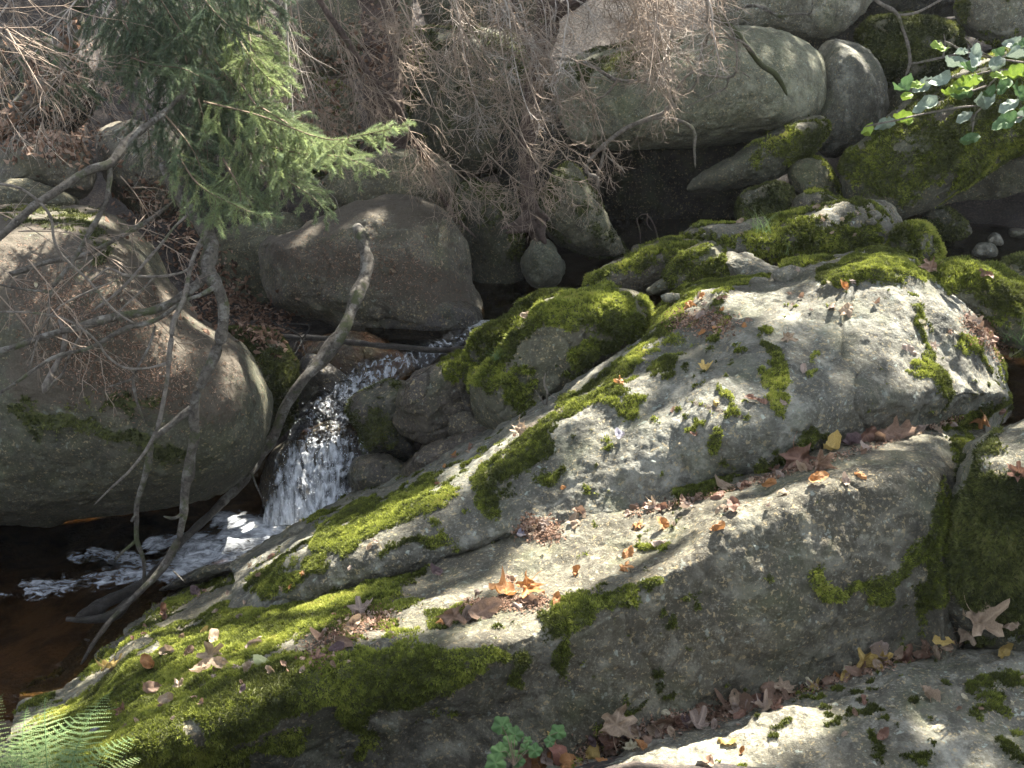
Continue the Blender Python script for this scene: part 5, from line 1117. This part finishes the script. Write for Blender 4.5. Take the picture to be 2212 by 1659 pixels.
for pts, w, n, (s0, s1), cols, lab, grp in zones:
    pts = np.array(pts, float); 
    for k in range(int(n * .58)):
        t_ = R3.random() * (len(pts) - 1); i = int(t_); p = pts[i] + (pts[min(i + 1, len(pts) - 1)] - pts[i]) * (t_ - i)
        leaf(p[0] + R3.gauss(0, w * .5), p[1] + R3.gauss(0, w * .45), R3.uniform(s0, s1), R3.choice(['maple', 'beech', 'beech', 'beech', 'beech']), R3.choice(cols), lab, grp, rec=True)

ORD = ['leftmost', 'second from the left', 'third from the left', 'fourth from the left', 'fifth from the left', 'sixth from the left', 'seventh from the left', 'eighth from the left', 'ninth from the left', 'tenth from the left', 'eleventh from the left']
for (lab, kind, color), L in SMALL.items():
    where = lab[min(i for i in (lab.find(' ' + w + ' ') for w in ('in', 'on', 'at', 'beside', 'by', 'among')) if i > 0):].strip().replace('among many in', 'in')
    shape = 'lobed' if kind == 'maple' else 'oval'
    L.sort(key=lambda a: a[0])
    for i, (x, o) in enumerate(L):
        w = where.split()
        if len(L) == 1: o['label'] = f'the one small {color} {shape} leaf {where}'
        elif len(L) <= 11: o['label'] = f'{ORD[i] if i < len(L) - 1 else "rightmost"} small {color} {shape} leaf {where}'
        else: o['label'] = f'small {color} {shape} leaf {where}'; o['group'] = f'small {color} {shape} leaves {where}'
        o['label'] = ' '.join(o['label'].split()[:16])

# crumbs of leaf and needle litter: one mass
def crumbs(name, strokes, n, s0, s1, mat, aspect=.4, up=.004):
    V = []; 
    for _ in range(n):
        pts, w = strokes[R3.randrange(len(strokes))]; t_ = R3.random() * (len(pts) - 1); i = int(t_)
        x = pts[i][0] + (pts[i + 1][0] - pts[i][0]) * (t_ - i) + R3.gauss(0, w * .5); y = pts[i][1] + (pts[i + 1][1] - pts[i][1]) * (t_ - i) + R3.gauss(0, w * .5)
        h = cast(x, y)
        if not h or h[2].name.startswith(('bough', 'needles', 'stem', 'side', 'fallen', 'bare', 'dead', 'water', 'pool', 'upper', 'spray')): continue
        loc, nn, _ = h; L = R3.uniform(s0, s1); a = Vector((R3.gauss(0, 1), R3.gauss(0, 1), R3.gauss(0, 1))); a = (a - nn * a.dot(nn) * .7).normalized(); b = nn.cross(a).normalized() * L * aspect
        c = loc + nn * up; V += [c - a * L * .5, c + b * .5, c + a * L * .5 + nn * L * .3, c - b * .5]
    V = np.array([tuple(v) for v in V]); F = np.arange(len(V)).reshape(-1, 4)
    cl = np.repeat(np.random.default_rng(3).random(len(F)), 4)
    o = mk(name, V, F, mat, attrs={'tint': cl}, smooth=False); o['kind'] = 'stuff'; return o
M['crumb'] = moss_mat('litter_crumbs', (.05, .03, .02), (.16, .09, .055), (.28, .17, .11), (.42, .30, .22))
crumbs('leaf_litter', [([(1350,1115),(1560,1062),(1700,1020),(1850,975),(2080,900)], 9), ([(1250,1640),(1450,1575),(1600,1535),(1750,1485),(1900,1440),(2080,1385)], 14), ([(1250,1630),(1450,1560),(1600,1530)], 26), ([(660,1420),(760,1350),(840,1330)], 30), ([(1130,1140),(1200,1150)], 24), ([(1000,1310),(1180,1300)], 16), ([(2090,690),(2180,770)], 24), ([(1450,690),(1580,700)], 26)], 9000, .006, .018, M['crumb'], .6)
crumbs('bank_litter', [([(0,280),(200,300)], 60), ([(0,120),(300,160)], 90), ([(500,120),(760,150),(860,60)], 90), ([(560,200),(740,300)], 90), ([(280,420),(400,520),(500,640)], 60), ([(430,640),(620,720)], 50)], 4500, .02, .06, M['crumb'], .6)
crumbs('needle_litter', [([(20,560),(200,620),(350,720),(520,840)], 110), ([(100,760),(400,850)], 70), ([(60,640),(300,700)], 90), ([(620,560),(800,560),(970,620)], 80)], 9000, .008, .022, M['crumb'], .22)

# ------------------------------------------------------------------ green plants
def leaf_green(name, a, b): 
    return moss_mat(name, a, b, tuple(x * 1.5 for x in b), tuple(x * 1.9 for x in b))
M['fern'] = moss_mat('fern_green', (.04, .075, .03), (.09, .15, .055), (.17, .23, .09), (.30, .30, .12))
def fern_frond(parent, base, tipdir, L, seed, tint):
    r_ = np.random.default_rng(seed); n = 24
    d = unit(tipdir); p = np.array(base, float); pts = [p.copy()]
    for k in range(n):
        d = unit(d + np.array([0, 0, -.045])); p = p + d * L / n; pts.append(p.copy())
    pts = np.array(pts); Vs, Fq = tubes([(pts, np.linspace(.0022, .0006, n + 1))], 4)
    fr = part('stem', Vs, Fq, M['fern'], parent, attrs={'tint': np.full(len(Vs), .4)})
    V = []; T = []
    tg = np.gradient(pts, axis=0); up = np.array([0, -.3, 1.])
    for i in range(3, n):
        s = i / n; w = L * r_.uniform(.15, .22) * math.sin(math.pi * min(1, s * .95 + .12)) ** .8 * (1.05 - s * .75)
        for sd in (-1, 1):
            t = unit(tg[i]); side = unit(np.cross(t, up)) * sd; nrm = unit(np.cross(t, side)) 
            a = unit(side + t * .45 + np.array([0, 0, -.15]))
            m = max(4, int(w / .006))
            for j in range(m):                      # leaflets on both sides of each pinna
                u = (j + .5) / m; c = pts[i] + a * w * u + np.array([0, 0, -.08 * w * u * u]); lw = w * .11 * (1 - u) * r_.uniform(.7, 1.2) + .002
                for s2 in (-1, 1):
                    b = unit(t * s2 + a * .5)
                    V += [c - a * .0028, c + b * lw + nrm * .001, c + a * .0028]
                    tt = tint + r_.normal() * .08; T += [tt, tt + .12, tt]
    o = part('frond', np.array(V), np.arange(len(V)).reshape(-1, 3), M['fern'], parent, attrs={'tint': np.clip(T, 0, 1)}, smooth=False)
fbase = at(0, 1760, 2.75)
fern = empty('fern', Vector(fbase), 'pale green fern with feathery fronds in the lower left corner', 'fern')
for k, (tx, ty, tY, L, ti) in enumerate([(190,1575,3.55,.40,.45), (60,1440,3.75,.5,.7), (150,1500,3.7,.45,.65), (260,1455,3.75,.5,.4), (-60,1470,3.6,.4,.75), (210,1640,3.2,.33,.4), (-20,1540,3.4,.35,.7), (100,1640,3.2,.3,.85), (20,1480,3.6,.45,.6), (60,1590,3.3,.3,.8), (130,1560,3.5,.42,.5), (240,1530,3.6,.45,.5), (0,1420,3.9,.5,.7), (120,1420,3.9,.5,.55), (-40,1620,3.2,.3,.8), (180,1610,3.4,.3,.75)]):
    tip = at(tx - 15, ty + 10, 2.95 + (tY - 3.2) * .4); fern_frond(fern, fbase + np.array([.02 * k - .1, 0, 0]), tip - fbase + np.array([0, 0, .14]), np.linalg.norm(tip - fbase) * 1.12, 600 + k, ti)

def grass(px, py, n, h, label, seed, tint=.5, spread=.03):
    hit = hitn(px, py)
    base = np.array(hit[0]) if hit else at(px, py, 5)
    r_ = np.random.default_rng(seed); V = []; F = []; T = []
    for k in range(n):
        b = base + r_.normal(size=3) * [spread, spread, .003]; d = unit(np.array([r_.normal() * .45, r_.normal() * .4, 1.])); L = h * r_.uniform(.5, 1.1); w = .0016; p = b.copy(); i0 = len(V)
        sd = unit(np.cross(d, r_.normal(size=3)))
        for j in range(6):
            ww = w * (1 - j / 5.2); V += [p - sd * ww, p + sd * ww]; T += [tint + j * .06] * 2
            p = p + d * L / 5; d = unit(d + np.array([d[0] * .18, d[1] * .18, -.16]))
        for j in range(5): F.append((i0 + 2 * j, i0 + 2 * j + 1, i0 + 2 * j + 3, i0 + 2 * j + 2))
    o = mk('grass_tuft', np.array(V), np.array(F), M['fern'], attrs={'tint': np.array(T)}, loc=base, smooth=False)
    props(o, label, 'grass')
grass(2190, 735, 90, .22, 'long-bladed green grass tuft at the right edge below the mossy rock', 1, .45, .05)
grass(1645, 500, 40, .20, 'thin grass tuft growing on the cracked ledge', 2, .5, .03)
grass(1690, 545, 14, .12, 'few grass blades hanging in front of the cracked ledge', 3, .5, .03)
grass(100, 1668, 60, .14, 'small grass tuft under the fern at the lower left', 4, .4, .04)
grass(1075, 775, 40, .09, 'short grass tuft by the dark stick above the cascade', 5, .4, .02)
grass(2135, 605, 6, .14, 'single thin grass stalks on the sunlit mossy rock', 6, .5, .01)

# lobed green plant at the bottom
M['ivy'] = leaf_mat('plant_green', (.05, .115, .03), (.10, .18, .05))
pl_b = at(1110, 1655, 3.05)
plant = empty('green_plant', Vector(pl_b), 'small green plant with lobed leaves at the foot of the dark slab face', 'plant')
def round_leaf(name, c, n, up, s, mat, parent, seed, lobes=5):
    r_ = np.random.default_rng(seed); nth = 30; th = np.linspace(0, 2 * np.pi, nth, endpoint=False)
    r = .5 * (1 + .13 * np.cos(th * lobes + 1.57)) * (1 + .04 * np.cos(th * 17)) * (1 - .35 * np.exp(-((th - 1.5 * np.pi) / .22) ** 2))
    n = unit(n); x = unit(np.cross(up, n)); y = np.cross(n, x); V = [np.array(c, float)]; F = []; vein = [1.0]
    for q in (.33, .66, 1):
        for k in range(nth):
            a, b = r[k] * q * math.cos(th[k]), r[k] * q * math.sin(th[k])
            V.append(c + s * (x * a + y * b + n * (.10 * math.cos(th[k] * lobes + 1.57) * q * .5 - .25 * (a * a + b * b) + r_.normal() * .006))); vein.append(max(0, math.cos(th[k] * lobes + 1.57)) ** 6)
    Q = [];  T3 = [(0, 1 + k, 1 + (k + 1) % nth) for k in range(nth)]
    for i in range(2):
        for k in range(nth):
            a = 1 + i * nth + k; b = 1 + i * nth + (k + 1) % nth; Q.append((a, a + nth, b + nth, b))
    return part(name, np.array(V), np.array(Q), mat, parent, attrs={'vein': np.array(vein)}, extra=T3)
for k, (px, py, sz) in enumerate([(1084,1568,44), (1112,1588,38), (1098,1572,20), (1100,1604,34), (1134,1618,26), (1080,1625,42), (1070,1648,46), (1156,1622,34), (1205,1582,36), (1188,1602,26), (1140,1600,20), (1120,1645,30), (1110,1630,26)]):
    Y = 3.05 + (1660 - py) * .0012; c = at(px, py, Y); n = np.array([R3.uniform(-.35, .35), -.75, .75 + R3.uniform(-.3, .2)])
    mid = (pl_b + c) / 2 + np.array([0, .02, .01]); V, F = tubes([(crom(np.array([pl_b, mid, c]), 10), np.full(10, .0011))], 4); part('stem', V, F, M['twig_green'], plant)
    round_leaf('leaf', c, n, np.array([R3.uniform(-.5, .5), 0, 1.]), sz * 1.15 * Y / FPX, M['ivy'], plant, 700 + k)

# beech spray at the upper right
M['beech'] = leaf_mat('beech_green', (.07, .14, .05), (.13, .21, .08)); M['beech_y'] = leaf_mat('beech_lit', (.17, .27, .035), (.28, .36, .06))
M['beech_b'] = leaf_mat('beech_sheen', (.17, .22, .17), (.27, .32, .25))
bb = at(2300, 60, 6.0)
beech = empty('beech_branch', Vector(bb), 'leafy beech branch with green and pale leaves reaching in from the upper right edge', 'branch')
tw = [[(2330,60,6.0),(2212,145,6.0),(2180,150,5.95),(2140,180,5.9),(2127,205,5.9),(2125,228,5.85),(2105,250,5.85),(2100,285,5.8)], [(2212,135,6.0),(2160,128,5.95),(2120,122,5.9),(2085,112,5.9),(2050,92,5.85),(2042,88,5.85)], [(2125,228,5.85),(2060,235,5.8),(1980,250,5.75),(1930,262,5.7),(1868,276,5.65)],
      [(2330,150,6.0),(2250,235,5.9),(2212,250,5.85),(2190,258,5.8)], [(2180,150,5.95),(2140,155,5.9),(2090,165,5.85),(2040,170,5.8),(2000,175,5.75)], [(2130,185,5.9),(2100,195,5.85),(2060,200,5.8)], [(2160,130,5.95),(2130,118,5.9),(2100,100,5.88),(2085,82,5.85)]]
for k, l in enumerate(tw): limb('twig', [(x, y, Y, 2.2) for x, y, Y in l], beech, M['bark_pale'], 800 + k, wob=.004, sides=5)
bl = [(1953,192,34,'beech'), (1977,185,28,'beech_y'), (1955,212,26,'beech_y'), (1993,192,34,'beech_b'), (2030,178,34,'beech_b'), (2000,232,40,'beech_b'), (1912,272,34,'beech_b'), (1948,262,36,'beech_y'), (1870,288,26,'beech_y'), (2028,103,30,'beech_y'), (2060,140,44,'beech_b'), (2100,128,40,'beech_b'), (2085,150,36,'beech'), (2075,192,44,'beech_y'),
      (2100,180,36,'beech_y'), (2080,210,34,'beech'), (2120,228,36,'beech_b'), (2082,254,28,'beech_b'), (2091,306,36,'beech'), (2168,272,44,'beech'), (2190,262,30,'beech_b'), (2170,190,34,'beech'), (2200,120,40,'beech_b'), (2195,165,38,'beech_y'), (2205,205,42,'beech'), (2180,230,34,'beech_b'), (2150,145,40,'beech_b'), (2185,100,34,'beech_b'), (2150,120,30,'beech'), (2215,100,38,'beech'), (2076,115,22,'beech_b'), (2050,205,24,'beech_y'), (2135,205,24,'beech'), (2160,165,30,'beech_y'), (2212,250,34,'beech')]
def oval_leaf(c, n, up, s, mat, seed):
    me = LM['beech'][seed % 8]
    o = bpy.data.objects.new('leaf', me); COL.objects.link(o); o.parent = beech
    n = unit(n); x = unit(np.cross(up, n)); y = np.cross(n, x)
    o.matrix_local = Matrix.Translation(Vector(c) - beech.location) @ Matrix(np.stack([x, y, n], 1).tolist()).to_4x4() @ Matrix.Scale(s, 4)
    o.material_slots[0].link = 'OBJECT'; o.material_slots[0].material = mat
for k, (px, py, sz, m_) in enumerate(bl):
    Y = 5.75 + R3.uniform(-.1, .15)
    oval_leaf(at(px, py, Y), np.array([R3.uniform(-.5, .5), R3.uniform(-.9, -.3), .8]), np.array([R3.uniform(-1, -.2), -.3, R3.uniform(-.6, .4)]), sz * 1.45 * Y / FPX, M[m_], k)

# ------------------------------------------------------------------ tree crowns overhead (out of the frame) that dapple the light
lit = [  # photo spots that the sun reaches (x, y, radius in photo units)
 (1235,1215,160), (1290,1150,50), (1130,1320,75), (1050,1360,55), (860,1350,80), (960,1290,45), (760,1230,50), (700,1200,45), (1450,1120,75), (1380,1180,50), (1560,1100,30), (1900,630,75), (1790,625,50), (2010,680,85), (2080,770,60), (2130,840,34), (1990,770,40), (1650,650,40), (1870,580,60),
 (1150,920,50), (1090,965,50), (1030,1000,50), (960,1045,50), (890,1080,45), (830,1110,35), (1280,860,35), (620,1185,50), (700,1150,40), (560,1210,30), (1220,880,45), (1330,820,40), (1380,760,25), (260,1400,40), (230,1470,50), (340,1330,22), (330,1590,60), (430,1560,50), (560,1500,45), (230,1630,50), (520,1380,50), (640,1360,45), (700,1300,50), (440,1430,45),
 (100,465,45), (190,470,35), (60,520,60), (180,590,60), (100,620,60), (300,740,26), (330,830,22), (140,760,30), (420,850,20), (250,800,18), (20,580,40), (240,600,36), (30,680,30), (200,690,26), (330,690,22), (380,760,16), (500,790,18), (60,690,40), (240,540,30), (200,860,14), (230,680,30), (560,820,16), (1480,1620,110), (1340,1650,70), (1650,1570,75), (1750,1540,45), (1580,1640,80), (1480,650,45), (1330,645,26), (1400,640,30), (1525,540,12), (2180,620,55), (2100,590,40), (2140,640,30), (1360,850,30), (1000,780,16), (960,800,14), (1000,960,16), (930,985,12),
 (820,300,50), (870,270,45), (620,180,50), (520,120,25), (800,360,30), (640,260,25), (480,260,20), (380,170,25), (560,80,30), (600,140,30), (700,330,30), (760,350,30), (560,440,20), (1060,140,50), (1480,170,50), (1420,80,70), (1350,130,50), (1000,50,50), (900,150,30), (1290,390,20), (50,120,60), (120,60,50), (180,120,40), (700,1060,40), (660,1090,40), (730,1030,30), (720,930,25), (690,880,20), (60,1500,50), (40,1580,50), (150,1520,40), (60,1640,50),
 (2100,930,40), (2160,900,30), (2150,1000,20), (1550,600,16), (1600,640,30), (1440,960,30), (1290,990,24), (2120,130,60), (2050,170,50), (1990,240,40), (2180,230,40), (1620,110,30), (1840,150,20), (1960,60,20), (2100,5,30), (1820,430,8), (1790,385,10), (2060,250,30), (1960,300,20), (1720,275,12), (1700,680,30), (1560,560,12), (1760,470,20), (1640,510,14), (2180,1040,14), (1240,840,20), (800,480,10), (640,60,20)]
bpy.context.view_layer.update(); DG = bpy.context.evaluated_depsgraph_get()
LP = []; LR = []
for x, y, r in lit:
    h = cast(x, y)
    if h is None: continue
    p = np.array(h[0]); LP.append(p); LR.append(r * p[1] / FPX)
LP = np.array(LP); LR = np.array(LR)
M['crown'] = simple('crown_leaf', (.05, .09, .025), (.09, .15, .04), 3, bump=0, trans=.25)
def crown_tree(label, trunk, region, n, seed):
    r_ = np.random.default_rng(seed)
    x0, x1, y0, y1, z0, z1 = region
    c = np.stack([r_.uniform(x0, x1, n), r_.uniform(y0, y1, n), r_.uniform(z0, z1, n)], 1)
    c += np.stack([noise(c, 1.2, seed), noise(c, 1.2, seed + 1), 0 * c[:, 0]], 1) * .25
    keep = np.ones(n, bool)
    edge = 1 + .24 * noise(c * [1, 1, 0] - S * 0, 5, seed + 3) + r_.normal(size=n) * .10
    for p, r in zip(LP, LR):
        v = c - p; d = np.linalg.norm(v - (v @ S)[:, None] * S, axis=1)
        keep &= d > r * edge + .045
    # small random gaps too
    proj = c - S * (c[:, 2:3] / S[2])
    g = noise(proj * [1, 1, 0], 4.5, seed + 8)
    keep &= g < .80
    c = c[keep]; n = len(c)
    e = empty('beech_tree', Vector(trunk[0]), label, 'tree')
    s = r_.uniform(.055, .085, n)
    a = r_.normal(size=(n, 3)) * [1, 1, .35]; a /= np.linalg.norm(a, axis=1, keepdims=True); b = np.cross(a, r_.normal(size=(n, 3)) * [.4, .4, 1]); b /= np.linalg.norm(b, axis=1, keepdims=True)
    V = np.stack([c - a * s[:, None], c + b * s[:, None] * .55, c + a * s[:, None], c - b * s[:, None] * .55], 1).reshape(-1, 3)
    o = part('crown', V, np.arange(len(V)).reshape(-1, 4), M['crown'], e, smooth=False); o['kind'] = 'stuff'
    tp = np.array(trunk, float)
    V, F = tubes([(crom(tp, 30), np.linspace(.22, .09, 30))], 14); part('trunk', V, F, M['bark_red'], e)
    for k in range(9):
        q = np.array([r_.uniform(x0, x1), r_.uniform(y0, y1), r_.uniform(z0, z1)]); st = tp[-1] if k % 2 else tp[-2]
        for _ in range(60):                          # a limb that grows clear of the gaps
            w_ = crom(np.array([st, (st + q) / 2 + [0, 0, .3], q]), 12)
            if all((np.linalg.norm(np.cross(w - LP, S), axis=1) > LR + .03).all() for w in w_): break
            q = np.array([r_.uniform(x0, x1), r_.uniform(y0, y1), r_.uniform(z0, z1)])
        V, F = tubes([(crom(np.array([st, (st + q) / 2 + [0, 0, .3], q]), 20), np.linspace(.05, .012, 20))], 7); part('limb', V, F, M['bark_red'], e)
CROWNS = True
HAZE = .0009
if True:
    hb = [(-27, -17, -1.6), (27, -17, -1.6), (27, 35, -1.6), (-27, 35, -1.6), (-27, -17, 27), (27, -17, 27), (27, 35, 27), (-27, 35, 27)]
    hm = bpy.data.materials.new('haze'); hm.use_nodes = True; hm.node_tree.nodes.clear()
    ho = hm.node_tree.nodes.new('ShaderNodeOutputMaterial'); hv = hm.node_tree.nodes.new('ShaderNodeVolumePrincipled')
    hv.inputs['Density'].default_value = HAZE; hv.inputs['Color'].default_value = (.92, .94, .95, 1); hv.inputs['Anisotropy'].default_value = .3
    hm.node_tree.links.new(hv.outputs[0], ho.inputs['Volume'])
    hz = mk('haze', np.array(hb, float), np.array([[3, 2, 1, 0], [4, 5, 6, 7], [0, 1, 5, 4], [1, 2, 6, 5], [2, 3, 7, 6], [3, 0, 4, 7]]), hm, loc=(0, 0, 0), smooth=False); hz['kind'] = 'stuff'
if CROWNS:
    crown_tree('beech tree beyond the right edge whose crown spreads over the boulders', [(7.6, 9, .3), (7.4, 9.2, 2.2), (6.9, 9.3, 5.2), (6.2, 9.8, 7.6)], (2.3, 8.8, 5.2, 17.4, 7.2, 8.8), 58000, 901)
    crown_tree('beech tree beyond the left edge whose crown spreads over the stream', [(-7.8, 10, 2.0), (-7.6, 10, 3.4), (-6.9, 9.8, 5.6), (-5.0, 10, 7.8)], (-3.4, 2.7, 5.2, 17.4, 7.2, 8.8), 56000, 902)
